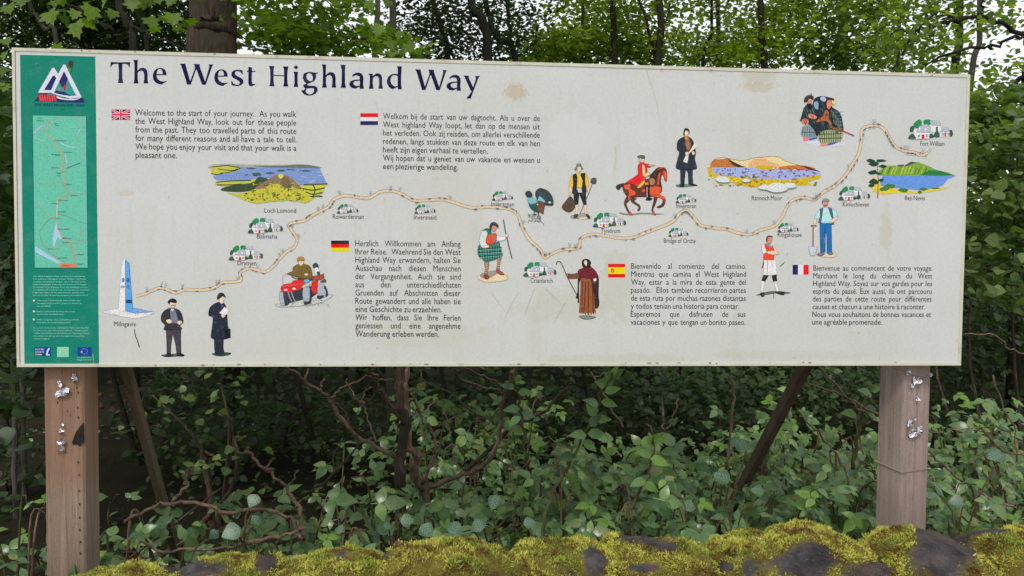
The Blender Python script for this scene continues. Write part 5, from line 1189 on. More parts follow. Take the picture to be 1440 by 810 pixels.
# ---------------------------------------------------------------- trees
def ground_z(y): return 0.12 * min(max((y - 0.3) / 2.5, 0), 1) - 0.05
def tree(name, label, pxs, Y, wpx, bark, H, limbs=(), blobs=(), leafm='leaf_mid', lt=DI, top=None, seed=1, group=None, rough=0.03, cat='tree', sides=9, crown_leaf=0.15):
    rg = np.random.default_rng(seed)
    pts = [at(x, y, Y) for x, y in pxs]; pts.sort(key=lambda p: p[2])
    d0 = np.linalg.norm(pts[0] - CAMP); r = wpx * d0 / FPX / 2
    lo = pts[0]; base = np.array([lo[0] - (pts[-1][0] - lo[0]) * .5, Y, ground_z(Y) - .1])
    mid = (base * .5 + lo * .5) + np.array([rg.normal(0, .04), rg.normal(0, .05), 0])
    hi = pts[-1]; dr = unit(hi - pts[0]) if len(pts) > 1 and np.linalg.norm(hi - pts[0]) > .05 else np.array([0, 0, 1.0])
    dr = unit(dr * .5 + np.array([0, 0, 1.0]))
    up = [hi + dr * k * (H - hi[2]) + np.array([rg.normal(0, .12), rg.normal(0, .12), 0]) * k for k in (.3, .65, 1.0)]
    allp = np.array([base, mid] + pts + up); Q = spline(allp, 4)
    z = Q[:, 2]; rad = r * np.where(z < lo[2], 1 + .35 * np.clip((lo[2] - z) / lo[2], 0, 1) ** 2, 1 - .85 * np.clip((z - lo[2]) / (H - lo[2]), 0, 1) ** .8)
    e = empty(name, tuple(base), label, cat, group)
    V, F = tube(Q, rad, sides, rough, seed); link('trunk', tri_mesh('trunk', V, F, True), M[bark], e)
    for lp, w0, w1 in limbs:
        P = np.array([at(x, y, Y + dy) for (x, y, dy) in [(q + (0,))[:3] for q in lp]]); S = spline(P, 5)
        S[1:-1] += rg.normal(0, .012, S[1:-1].shape); k = np.linalg.norm(P[0] - CAMP) / FPX / 2
        V, F = tube(S, np.linspace(w0 * k, w1 * k, len(S)), 6, .05, seed); link('branch', tri_mesh('branch', V, F, True), M[bark], e)
    PP = []
    for (x, y, dY, rx, ry, rd, n) in (list(blobs) + ([(q[0] + 15, 8, q[2], q[3], 16, q[5], int(q[6] * .22)) for q in blobs[:2]] if Y >= 7 else [])):
        n = int(n * (1.35 if Y >= 7 else 1)); c, rr = px_blob(x, y, Y + dY, rx, ry, rd); PP.append(clumps(rg, c, rr, n, 8, 0.03 * np.linalg.norm(c - CAMP) ** .8))
    # the crown goes on above the picture
    AB = []
    for (x, y, dY, rx, ry, rd, n) in blobs[:2]:
        for yy, kk in ((-72, .5), (-130, .6), (-215, .6), (145, .6), (195, .5)):
            c, rr = px_blob(x + rg.normal(0, 14), yy, Y + dY, rx * 1.15, 44, rd * 1.2); AB.append(clumps(rg, c, rr, int(max(n, 150 if lt is MA else 500) * kk), 8, 0.03 * np.linalg.norm(c - CAMP) ** .8))
    if AB: leaves('middle_crown', e, np.concatenate(AB), lt, blobs_size(Y), leafm, rg, .45, .3)
    if PP: leaves('crown', e, np.concatenate(PP), lt, blobs_size(Y) * (.84 if Y >= 7 else 1), leafm, rg, .45, .3)
    if top:
        n, rx, rz, sz = top; n = int(n * .28); P = clumps(rg, up[1] + np.array([0, 0, rz * .3]), (rx, rx, rz), n, 9, .25)
        # boughs that carry the upper crown
        bag = Bag()
        for k in range(7):
            s0 = Q[-1] * (k / 7) + Q[-6] * (1 - k / 7) if False else up[0] + (up[2] - up[0]) * k / 7
            s1 = s0 + np.array([math.cos(k * 2.4), math.sin(k * 2.4), .45]) * rx * .75
            V, F = tube(spline([s0, (s0 + s1) / 2 + [0, 0, .2], s1], 3), np.linspace(r * .35, r * .08, 7), 5, .05, k); bag.add(V, F)
        o = link('boughs', bag.mesh('boughs', True), M[bark], e)
        leaves('upper_crown', e, P, DI, sz, leafm, rg, .5, .2)
    return e
def blobs_size(Y): return SIZE
SIZE = 0.12

# the big near trunk
SIZE = 0.08
tree('sycamore_tree', 'thick rough-barked trunk rising behind the title lettering', [(300, 0), (299, 40), (298, 75)], 6.0, 63, 'bark_big', 11,
     blobs=[(372, 20, -.6, 30, 30, .8, 110)], leafm='leaf_maple', lt=MA, top=(2600, 3.4, 2.4, .2), seed=3, rough=.02, sides=22)
# left group: near leaning stems with large lobed leaves
SIZE = 0.085
tree('maple_tree', 'leaning dark stem with large lobed leaves above the green emblem end of the sign', [(166, -4), (174, 20), (180, 40), (187, 68)], 3.2, 9, 'bark_dark', 6.5,
     limbs=[([(101, 8), (130, 25), (152, 39), (170, 52), (187, 66)], 2.5, 4.5), ([(172, 26), (190, 38), (212, 50), (238, 58), (262, 68)], 4.5, 2.5), ([(50, -10), (82, 0), (101, 8)], 3.5, 2.5)],
     blobs=[(70, 4, 0, 40, 10, .3, 10), (215, 10, .2, 26, 14, .3, 12), (130, -2, .4, 60, 10, .3, 14)], leafm='leaf_maple', lt=MA, top=(1400, 2.0, 1.4, .16), seed=5)
tree('maple_tree', 'slim dark stem forking beside the big trunk', [(168, -4), (183, 11), (196, 23), (203, 45), (207, 68)], 3.8, 5.5, 'bark_dark', 6.0, blobs=[(222, 30, .3, 22, 20, .2, 10)], leafm='leaf_maple', lt=MA, seed=6, top=(600, 1.4, 1, .16))
SIZE = 0.085
tree('dark_tree', 'thin leaning trunk at the far left of the sky line', [(40, -4), (52, 22), (64, 42), (80, 60)], 7.0, 6, 'bark_grey', 9, blobs=[(60, 45, 1, 95, 55, 1.6, 3600), (190, 40, 1.2, 90, 55, 1.4, 3600)], leafm='leaf_dark', lt=DI, top=(2200, 3, 2.4, .18), seed=7)
tree('dark_tree', 'dark trunk above the left corner of the sign, second from the left', [(56, -4), (66, 16), (96, 34), (124, 68)], 8.0, 9, 'bark_dark', 9, blobs=[(110, 30, 1, 130, 55, 1.8, 4200)], leafm='leaf_mid', lt=DI, top=(2200, 3, 2.4, .18), seed=8)
# between the big trunk and the title's end
SIZE = 0.10
tree('sycamore_tree', 'pale slender trunk above the word Way', [(531, -4), (530, 30), (527, 76)], 7.2, 8, 'bark_pale', 10,
     limbs=[([(527, 60), (490, 52), (460, 55), (420, 66), (397, 74)], 3, 2), ([(335, 60), (350, 66), (368, 73), (380, 78)], 4, 3), ([(393, 0), (430, 10), (456, 24)], 3, 1.5)],
     blobs=[(400, 50, 0, 75, 30, .8, 520), (450, 55, -.5, 60, 24, .6, 300), (350, 8, .5, 40, 16, .6, 60), (470, 15, 1, 40, 18, .6, 90), (500, 60, .4, 40, 22, .5, 200)], leafm='leaf_maple', lt=MA, top=(1800, 2.6, 2, .18), seed=9)
SIZE = 0.10
tree('sycamore_tree', 'reddish slim trunk with bright low leaves beside the pale trunk', [(552, -4), (553, 45), (553, 80)], 4.6, 10, 'bark_grey', 9, blobs=[(535, 45, -.2, 18, 12, .15, 16), (553, 62, -.2, 24, 14, .15, 24), (575, 68, -.1, 18, 10, .15, 16), (510, 5, 0, 30, 10, .2, 16)], leafm='leaf_maple', lt=MA, top=(1200, 2.2, 1.6, .18), seed=10)
SIZE = 0.075
tree('holly_tree', 'thin dark leaning trunk in the dense dark foliage above the middle', [(609, -4), (615, 18), (623, 50), (630, 82)], 9.0, 7.5, 'bark_dark', 11, limbs=[([(609, 12), (590, 15), (569, 21)], 3, 1.5)],
     blobs=[(600, 60, .5, 60, 40, 1, 1100), (590, 20, .5, 60, 28, 1, 480)], leafm='leaf_dark', lt=OV, top=(2000, 2.6, 2.2, .18), seed=11)
tree('holly_tree', 'thick curved dark trunk above the centre of the sign', [(662, -4), (674, 19), (683, 43), (686, 84)], 8.5, 13, 'bark_dark', 11, limbs=[([(680, 40), (662, 28), (645, 17), (609, 13)], 4, 2.5), ([(684, 60), (660, 58), (640, 66)], 2.5, 1.5)],
     blobs=[(650, 50, .8, 55, 42, 1, 820), (700, 60, .5, 45, 34, .8, 560)], leafm='leaf_dark', lt=OV, top=(2200, 2.6, 2.2, .18), seed=12, sides=12)
tree('holly_tree', 'bowed dark trunk right of the thick curved trunk', [(682, -4), (689, 22), (692, 40), (703, 58), (724, 80)], 9.4, 9, 'bark_dark', 11, limbs=[([(713, -4), (716, 39), (720, 66), (723, 78)], 5, 6), ([(724, 66), (733, 45), (735, 30)], 2, 1)],
     blobs=[(730, 45, .5, 30, 36, .6, 380), (700, 15, .5, 55, 24, .8, 330)], leafm='leaf_dark', lt=OV, top=(1600, 2.2, 2, .18), seed=13)
# bright thicket, centre right
SIZE = 0.10
tree('hazel_tree', 'bright yellow-green thicket around a short thin trunk right of centre', [(820, -4), (820, 20), (818, 60)], 10.0, 5, 'bark_grey', 7, limbs=[([(800, 42), (821, 43), (852, 52), (883, 62), (897, 78), (902, 92)], 3, 3)],
     blobs=[(790, 66, 0, 50, 28, .8, 1300), (850, 70, .4, 60, 28, .8, 1200), (850, 34, 1, 40, 26, .8, 420), (760, 75, 1.4, 40, 22, .8, 560)], leafm='leaf_bright', lt=OV, top=(900, 2, 1.4, .16), seed=14)
SIZE = 0.10
LT = [('dark trunk standing straight right of the bright thicket', [(862, -4), (863, 40), (864, 92)], 9.5, 9, [(870, 30, .5, 50, 40, 1, 420), (905, 70, .5, 45, 30, 1, 560)], []),
      ('forked dark trunk left of the widest sky gap', [(927, -4), (930, 42), (925, 94)], 9.0, 11, [(935, 66, .5, 50, 30, .8, 560), (905, 15, .5, 60, 20, .8, 200)], [([(898, -4), (910, 38), (921, 74)], 3, 5), ([(942, 4), (938, 28), (931, 42)], 2, 3)]),
      ('thin leaning trunk of the close pair under the widest sky gap', [(1001, 2), (1000, 48), (989, 84)], 10.5, 4.5, [(985, 70, .5, 45, 26, .8, 760)], [([(981, 38), (980, 60), (976, 71), (982, 86)], 2, 3)]),
      ('straight grey trunk of the close pair under the widest sky gap', [(1010, -4), (1010, 45), (1009, 94)], 11.0, 6.5, [(1030, 66, .5, 50, 30, .8, 860), (1010, 10, .5, 50, 16, .8, 160)], []),
      ('straight trunk above the plaid-wrapped pair', [(1069, -4), (1071, 52), (1075, 96)], 9.0, 9.5, [(1085, 50, .5, 50, 45, .8, 900), (1060, 75, .4, 50, 24, .8, 600)], [([(1074, 96), (1088, 84), (1104, 72)], 2, 1.2)]),
      ('broad blurred trunk behind leaves above the upper right of the sign', [(1187, -4), (1185, 50), (1182, 100)], 11.0, 15, [(1130, 45, -1, 60, 42, .8, 900), (1190, 62, -1, 50, 34, .8, 800)], [([(1147, 92), (1160, 80), (1180, 62), (1205, 45)], 4, 2.5)]),
      ('slim trunk hung with leaves left of the arching bough', [(1264, -4), (1264, 30), (1262, 100)], 10.0, 6, [(1235, 72, -.5, 50, 28, .8, 860), (1210, 15, -.5, 60, 18, .8, 420)], []),
      ('dark ivy-darkened trunk beside the top right corner of the sign', [(1350, -4), (1349, 62), (1342, 104)], 7.0, 10, [(1290, 70, -.4, 55, 26, .6, 620), (1300, 15, -.4, 60, 18, .6, 330), (1345, 60, .3, 18, 26, .3, 60)], []),
      ('slender grey trunk just beyond the top right corner of the sign', [(1378, -4), (1377, 30), (1377, 62), (1366, 106)], 6.0, 7, [(1410, 20, -.2, 40, 22, .5, 190), (1400, 85, .6, 36, 20, .5, 60)], [])]
for i, (lb, pxs, Y, w, bl, li) in enumerate(LT):
    SIZE = 0.072 * (Y + 2) / 9
    tree('woodland_tree', lb, pxs, Y, w, 'bark_grey' if i in (3, 5, 8) else 'bark_dark', 10.5, limbs=li, blobs=bl, leafm=['leaf_mid', 'leaf_bright', 'leaf_mid'][i % 3] if i < 5 else 'leaf_mid', lt=OV, top=(1500, 2.4, 2.0, .17), seed=20 + i, group='trees beyond the sign')
# arching bough of a near tree at the right edge
SIZE = 0.06
tree('beech_tree', 'near tree at the right edge with long arching boughs over the sign corner', [(1462, -10), (1460, 60), (1452, 130)], 3.2, 26, 'bark_dark', 8,
     limbs=[([(1455, 62), (1440, 50), (1405, 32), (1380, 26), (1345, 27), (1320, 34), (1297, 42), (1277, 60), (1255, 97)], 6, 2.2), ([(1456, 70), (1440, 53), (1410, 60), (1380, 66), (1335, 75), (1300, 92)], 4.5, 2.5),
            ([(1345, 27), (1317, 21), (1292, 37), (1252, 50)], 3.2, 1.8), ([(1380, 26), (1381, 10), (1380, -5)], 2.5, 2), ([(1330, 30), (1345, 14), (1356, 4)], 2, 1.2), ([(1460, 100), (1426, 118), (1419, 132), (1389, 159), (1377, 181)], 6, 4), ([(1419, 132), (1400, 122), (1385, 112)], 2.5, 1.2),
            ([(1252, 50), (1245, 64), (1243, 80)], 1.6, 1), ([(1292, 37), (1310, 52), (1325, 64)], 1.6, 1)],
     blobs=[(1300, 55, 0, 60, 34, .4, 120), (1400, 30, 0, 44, 26, .4, 110), (1250, 40, 0, 50, 40, .3, 90), (1415, 85, 0, 30, 20, .3, 30)], leafm='leaf_mid', lt=OV, top=(1500, 1.8, 1.5, .12), seed=40)
# leafy hazels filling the right edge below
def bush(name, label, blobs, base, stems, mat, size, lt=OV, seed=1, group=None, cat='shrub', parts=0, bark='twig_dark', tilt=.5, up=(0, -.25, 1.0), partmat=None):
    rg = np.random.default_rng(seed); e = empty(name, base, label, cat, group); b = np.array(base)
    PP = []
    for (x, y, Y, rx, ry, rd, n) in blobs:
        c, rr = px_blob(x, y, Y, rx, ry, rd); PP.append(clumps(rg, c, rr, n, 7, .09))
        if stems:
            for k in range(stems):
                tip = c + rg.normal(0, .5, 3) * np.array(rr) * .8; m = (b + tip) / 2 + rg.normal(0, .12, 3)
                V, F = tube(spline([b + rg.normal(0, .05, 3) * [1, 1, 0], m, tip], 4), np.linspace(.012, .003, 9), 5, .05, k); link('stem', tri_mesh('stem', V, F, True), M[bark], e)
    P = np.concatenate(PP)
    if parts:
        d = np.linalg.norm(P - CAMP, axis=1); idx = np.argsort(d)[:parts * 2]; idx = rg.choice(idx, min(parts, len(idx)), False); near = P[idx]; P = np.delete(P, idx, 0)
        D, N = orient(len(near), rg, (0, -.7, 1.0), tilt * .8)
        me = [tri_mesh('leaf', lt[0] * size * s, lt[1]) for s in (.75, 1.0, 1.2)]
        for m_ in me: m_.materials.append(M[partmat or mat])
        for k in range(len(near)):
            o = bpy.data.objects.new('leaf', me[k % 3]); COL.objects.link(o); o.parent = e
            B = np.cross(D[k], N[k]); Mx = Matrix([[B[0], D[k][0], N[k][0], near[k][0] - b[0]], [B[1], D[k][1], N[k][1], near[k][1] - b[1]], [B[2], D[k][2], N[k][2], near[k][2] - b[2]], [0, 0, 0, 1]])
            o.matrix_local = Mx
    leaves('foliage', e, P, lt, size, mat, rg, tilt, .3, up=up); return e
c = at(1420, 700, 2.0)
bush('hazel_bush', 'tall leafy bush filling the gap right of the sign', [(1425, 215, 2.4, 55, 55, .6, 800), (1425, 305, 2.2, 60, 55, .6, 760), (1435, 385, 2.0, 55, 40, .4, 360), (1405, 160, 3.0, 34, 30, .5, 420)], (c[0] + .1, 2.2, 0.05), 1, 'leaf_hazel', .062, OVR, 51, parts=160)
c = at(1300, 500, 4.0)
bush('hazel_bush', 'dark leafy bush showing in the shadow behind the lower right corner', [(1390, 470, 3.2, 80, 60, .5, 900), (1340, 560, 3.4, 110, 50, .5, 900), (1440, 340, 4, 60, 160, .6, 1500)], (c[0], 3.6, 0.08), 1, 'leaf_dark', .05, OVR, 52)
# far woodland, reads as one mass
rg = np.random.default_rng(99); PP = []
for k in range(120):
    X = rg.uniform(-26, 32); Yk = rg.uniform(16, 30); d = Yk + 2.1; top = 1.49 + d * math.tan(R(rg.uniform(9.0, 12.6)))
    PP.append(clumps(rg, (X, Yk, top * .5), (rg.uniform(1.3, 2.4), 1.2, top * .52), 420, 7, .3))
P = np.concatenate(PP); D, N = orient(len(P), rg, (0, -.4, 1), .6); V, F = scatter(DI, P, D, N, rg.uniform(.14, .3, len(P)))
tag(link('far_woodland', tri_mesh('far_woodland', V, F), M['leaf_far']), 'far-off woodland showing between the trunks', 'woodland', kind='stuff')

# single large maple leaves against the dark, top left, hung on the near stem
mt = [o for o in bpy.data.objects if o.name == 'maple_tree'][0]
rg = np.random.default_rng(61)
for (x, y, w, Yl) in ((70, 24, 27, 2.6), (108, 41, 30, 2.5), (105, 20, 18, 2.9), (127, 17, 28, 2.9), (213, 31, 26, 2.6), (243, 26, 26, 2.7), (224, -2, 24, 2.8), (80, 4, 20, 3.0), (186, 6, 24, 3.0), (148, 2, 26, 3.0), (158, 20, 18, 3.1), (12, 12, 24, 2.8), (30, 2, 20, 2.8), (240, 3, 18, 3.0), (8, 58, 20, 2.2), (6, 78, 18, 2.2), (4, 100, 20, 2.0), (5, 122, 18, 2.0), (3, 155, 16, 2.0),
                      (532, 42, 24, 3.2), (548, 62, 22, 3.2), (574, 68, 22, 3.1), (552, 76, 20, 3.1), (562, 48, 18, 3.2), (520, 8, 20, 3.2), (545, 4, 18, 3.2)):
    P = at(x, y, Yl); s_ = w * np.linalg.norm(P - CAMP) / FPX * 0.78
    N = unit(np.array([rg.normal(0, .35), -.8, .55 + rg.normal(0, .2)])); D = unit(np.array([rg.normal(0, .5), -.15, -1.0])); D = unit(D - (D @ N) * N); B = np.cross(D, N)
    me = tri_mesh('leaf', MA[0] * s_, MA[1]); me.materials.append(M['leaf_maple']); b = np.array(mt.location[:])
    o = bpy.data.objects.new('leaf', me); COL.objects.link(o); o.parent = mt; P = P - D * s_ * .4
    o.matrix_local = Matrix([[B[0], D[0], N[0], P[0] - b[0]], [B[1], D[1], N[1], P[1] - b[1]], [B[2], D[2], N[2], P[2] - b[2]], [0, 0, 0, 1]])
# ---------------------------------------------------------------- undergrowth
def limb(parent, pts, Y, w0, w1, mat, name='branch', seed=0, dY=None, n=5, sides=7):
    """a branch through photo pixels at depth Y (dY: depth along it)"""
    k = len(pts); dys = dY if dY is not None else [0] * k
    P = np.array([at(x, y, Y + d) for (x, y), d in zip(pts, dys)]); S = spline(P, n); rg = np.random.default_rng(seed)
    S[1:-1] += rg.normal(0, .0035, S[1:-1].shape); s = np.linalg.norm(P[0] - CAMP) / FPX / 2
    V, F = tube(S, np.linspace(w0 * s, w1 * s, len(S)), sides, .15, seed)
    return link(name, tri_mesh(name, V, F, True), M[mat], parent)
Yb = 0.75
bs = empty('bare_shrub', tuple(at(565, 730, Yb)), 'dead bare many-branched shrub below the middle of the sign', 'shrub')
limb(bs, [(567, 505), (562, 550), (569, 599), (562, 653), (563, 720), (563, 760)], Yb, 12, 17, 'twig_dark', 'trunk', 1, n=6, sides=10)
limb(bs, [(572, 515), (572, 575), (577, 630), (589, 641), (580, 653), (590, 680), (598, 700), (600, 740)], Yb + .08, 8, 14, 'twig', 'trunk', 2, sides=9)
for i, (pts, w0, w1, m, dy) in enumerate((
    ([(402, 514), (429, 534), (459, 557), (479, 588), (501, 611), (524, 624), (558, 645)], 3.5, 7.5, 'twig', -.25), ([(463, 559), (482, 576), (498, 603)], 2, 4, 'twig', -.2),
    ([(519, 515), (532, 546), (551, 569), (566, 596)], 4.5, 7, 'twig_dark', -.1), ([(577, 552), (593, 588), (609, 611), (612, 634), (605, 653), (594, 680)], 3, 6, 'twig', -.15),
    ([(725, 515), (718, 540), (706, 569), (704, 600), (697, 634), (677, 655), (651, 666), (602, 686)], 5, 8, 'twig', -.2), ([(800, 545), (760, 582), (720, 600), (689, 630), (655, 664)], 4, 6, 'twig_dark', -.15),
    ([(437, 693), (471, 664), (505, 626)], 4, 3, 'twig_dark', -.1), ([(572, 548), (590, 549), (605, 548)], 3, 1.5, 'twig', -.1), ([(580, 582), (597, 580), (605, 569), (612, 568)], 3, 1.5, 'twig', -.1),
    ([(428, 534), (434, 518)], 2.5, 2, 'twig', -.2), ([(452, 552), (452, 540), (455, 530)], 2.2, 1.2, 'twig', -.2), ([(460, 560), (480, 548), (497, 538), (520, 528), (533, 535)], 3, 1.5, 'twig', -.2), ([(519, 519), (528, 530), (556, 537)], 3.5, 2, 'twig', -.15),
    ([(512, 569), (512, 550), (526, 545)], 2, 1.4, 'twig', -.1), ([(528, 621), (516, 585), (512, 570), (500, 560), (488, 532)], 2.5, 1.5, 'twig', -.1), ([(622, 640), (640, 625), (655, 648), (651, 700)], 2.5, 2, 'twig', -.2), ([(615, 600), (630, 592), (640, 585)], 2, 1, 'twig', -.1),
    ([(640, 520), (655, 535), (690, 545), (706, 552)], 3, 2, 'twig', -.2), ([(650, 515), (680, 530), (718, 545), (740, 560)], 2.5, 1.6, 'twig', -.2), ([(700, 645), (730, 660), (750, 640)], 2.5, 1.6, 'twig', -.2), ([(590, 520), (600, 540), (640, 555), (690, 612)], 2.5, 1.5, 'twig_dark', .1),
    ([(500, 512), (540, 500), (566, 510)], 3, 2, 'twig', -.1), ([(688, 520), (670, 513), (650, 508)], 2, 1.5, 'twig', -.2), ([(471, 664), (468, 640), (480, 620)], 2, 1, 'twig_dark', -.1))):
    k = len(pts); limb(bs, pts, Yb, w0, w1, m, 'branch', 10 + i, [dy * (1 - j / (k - 1)) for j in range(k)])
ls = empty('bare_branch', tuple(at(425, 760, .35)), 'dead twisted bare branches at the lower left beside the wall', 'branch')
limb(ls, [(346, 614), (333, 617), (335, 636), (349, 634), (362, 650), (383, 665), (406, 691), (421, 718), (427, 760)], .35, 2.5, 5, 'twig', 'branch', 51)
limb(ls, [(175, 734), (211, 716), (247, 707), (283, 709), (319, 721), (369, 716), (405, 727), (419, 750), (424, 765)], .30, 4, 5, 'twig', 'branch', 52)
limb(ls, [(243, 706), (252, 695), (264, 682), (263, 664), (273, 657)], .30, 4, 2.5, 'twig', 'branch', 53)
limb(ls, [(349, 634), (350, 628)], .35, 3, 1, 'twig', 'twig', 54); limb(ls, [(372, 657), (380, 650), (387, 645)], .35, 2.5, 1, 'twig', 'twig', 55)
limb(ls, [(405, 688), (412, 672), (420, 662)], .35, 2.5, 1.2, 'twig', 'twig', 56); limb(ls, [(335, 768), (370, 758), (410, 750), (430, 742)], .25, 6, 4, 'twig', 'branch', 57); limb(ls, [(195, 752), (225, 775), (260, 772), (330, 770)], .2, 4, 3, 'twig', 'branch', 58)
limb(ls, [(168, 695), (150, 720), (155, 740)], .3, 2, 2, 'twig_dark', 'twig', 59)
rs = empty('dry_briar', tuple(at(1200, 690, .6)), 'thin dry reddish briar stems left of the right post', 'briar')
for i, (pts, w0, w1) in enumerate((([(1137, 540), (1174, 553), (1193, 561), (1236, 582)], 2, 3), ([(1151, 515), (1174, 542), (1208, 573), (1228, 590)], 2, 3), ([(1120, 573), (1139, 599), (1166, 626), (1187, 659), (1200, 700)], 2, 3.2), ([(1172, 552), (1170, 530), (1173, 515)], 1.5, 1), ([(1215, 640), (1205, 590), (1222, 555)], 2, 1.4), ([(1167, 636), (1175, 665), (1178, 680)], 2, 1.2))):
    limb(rs, pts, .45, w0, w1, 'twig', 'stem', 60 + i)
rs = empty('dry_briar', tuple(at(1400, 720, .6)), 'thin dry briar stems right of the right post', 'briar')
for i, (pts, w0, w1) in enumerate((([(1306, 634), (1338, 664), (1392, 703), (1430, 715)], 3, 3), ([(1377, 599), (1407, 630), (1445, 643)], 2.5, 3), ([(1396, 527), (1410, 570), (1427, 607), (1430, 650)], 1.8, 2.4), ([(1300, 606), (1340, 605), (1400, 600)], 1.5, 1.2), ([(1356, 470), (1400, 472), (1420, 490), (1445, 500)], 1.6, 2))):
    limb(rs, pts, .5, w0, w1, 'twig', 'stem', 70 + i)
ms = empty('dry_briar', tuple(at(900, 700, .9)), 'thin reddish briar stems in the middle of the brambles', 'briar')
for i, (pts, w0, w1) in enumerate((([(830, 523), (853, 561), (876, 601)], 2, 3), ([(931, 557), (932, 590), (934, 610)], 2, 3), ([(908, 596), (933, 624)], 2, 3), ([(1028, 527), (1032, 560), (1026, 620), (1020, 660)], 3, 3.5), ([(700, 742), (723, 714), (752, 678)], 4, 3), ([(835, 530), (870, 518)], 2, 1), ([(955, 560), (945, 590), (935, 610)], 1.6, 2))):
    limb(ms, pts, .7, w0, w1, 'twig', 'stem', 80 + i)
# thin saplings in the dark at the far left
for i, (x, lb) in enumerate(((20, 'grey sapling stem in the dark left of the left post, the further from it'), (32, 'grey sapling stem in the dark left of the left post, the nearer to it'))):
    e = empty('sapling', tuple(at(x, 720, 2.2 + i * .3)), lb, 'sapling'); limb(e, [(x - 4, 505), (x, 560), (x + 1, 640), (x + 2, 760)], 2.2 + i * .3, 4, 7, 'bark_grey', 'trunk', 90 + i)
    leaves('crown', e, clumps(np.random.default_rng(i), at(x, 560, 1.6), (.35, .2, .25), 60, 6, .1), OVR, .07, 'leaf_dark', np.random.default_rng(i), .4)

def put_leaf(parent, base, P, D, N, me):
    B = np.cross(D, N); b = base
    o = bpy.data.objects.new('leaf', me); COL.objects.link(o); o.parent = parent
    o.matrix_local = Matrix([[B[0], D[0], N[0], P[0] - b[0]], [B[1], D[1], N[1], P[1] - b[1]], [B[2], D[2], N[2], P[2] - b[2]], [0, 0, 0, 1]])
    return o
BRM = []
for t in (BR, BR2):
    for s in (.028, .038, .052, .064):
        me = tri_mesh('leaf', t[0] * s, t[1]); me.materials.append(M['leaf_bramble']); BRM.append(me)
YGM = []
for s in (.035, .045):
    me = tri_mesh('leaf', BR[0] * s, BR[1]); me.materials.append(M['leaf_young']); YGM.append(me)
def bramble(x, ty, Y, wpx, n, label, seed, young=.12, dens=1.0, under=90):
    """an arching bramble: top of the plant at pixel x, ty"""
    rg = np.random.default_rng(seed); top = at(x, ty, Y); base = np.array([top[0], Y, ground_z(Y) + .02]); h = top[2] - base[2]; d = np.linalg.norm(top - CAMP); rx = wpx * d / FPX
    e = empty('bramble', tuple(base), label, 'bramble')
    tips = []
    for k in range(6):
        a = rg.uniform(0, 2 * math.pi); r = rg.uniform(.4, 1.0); t = base + np.array([math.cos(a) * rx * r, math.sin(a) * .3 * r, h * rg.uniform(.55, 1.0)])
        m = base + (t - base) * .5 + np.array([0, 0, h * .38]); S = spline([base + rg.normal(0, .03, 3) * [1, 1, 0], m, t, t + (t - m) * .35 - [0, 0, .06]], 5); tips.append(S)
        V, F = tube(S, np.linspace(.0045, .0015, len(S)), 5, .03, k); link('cane', tri_mesh('cane', V, F, True), M['cane' if rg.random() < .6 else 'twig'], e)
    for k in range(n):
        S = tips[rg.integers(len(tips))]; i = rg.integers(5, len(S)); P = S[i] + rg.normal(0, 1, 3) * np.array([rx * .35, .09, .05])
        if P[2] > top[2] + .03: P[2] = top[2] - rg.uniform(0, .06)
        D, N = orient(1, rg, (0, -.75, 1.0), .38, .15)
        put_leaf(e, base, P, D[0], N[0], YGM[k % 2] if rg.random() < young else BRM[rg.integers(len(BRM))])
    P = base + rg.normal(0, 1, (under, 3)) * np.array([rx * .7, .2, 0]) + np.stack([np.zeros(under), np.zeros(under), h * rg.uniform(.05, .85, under)], 1)
    leaves('foliage', e, P, BR, .038, 'leaf_bramble', rg, .45, .2, up=(0, -.4, 1))
    return e
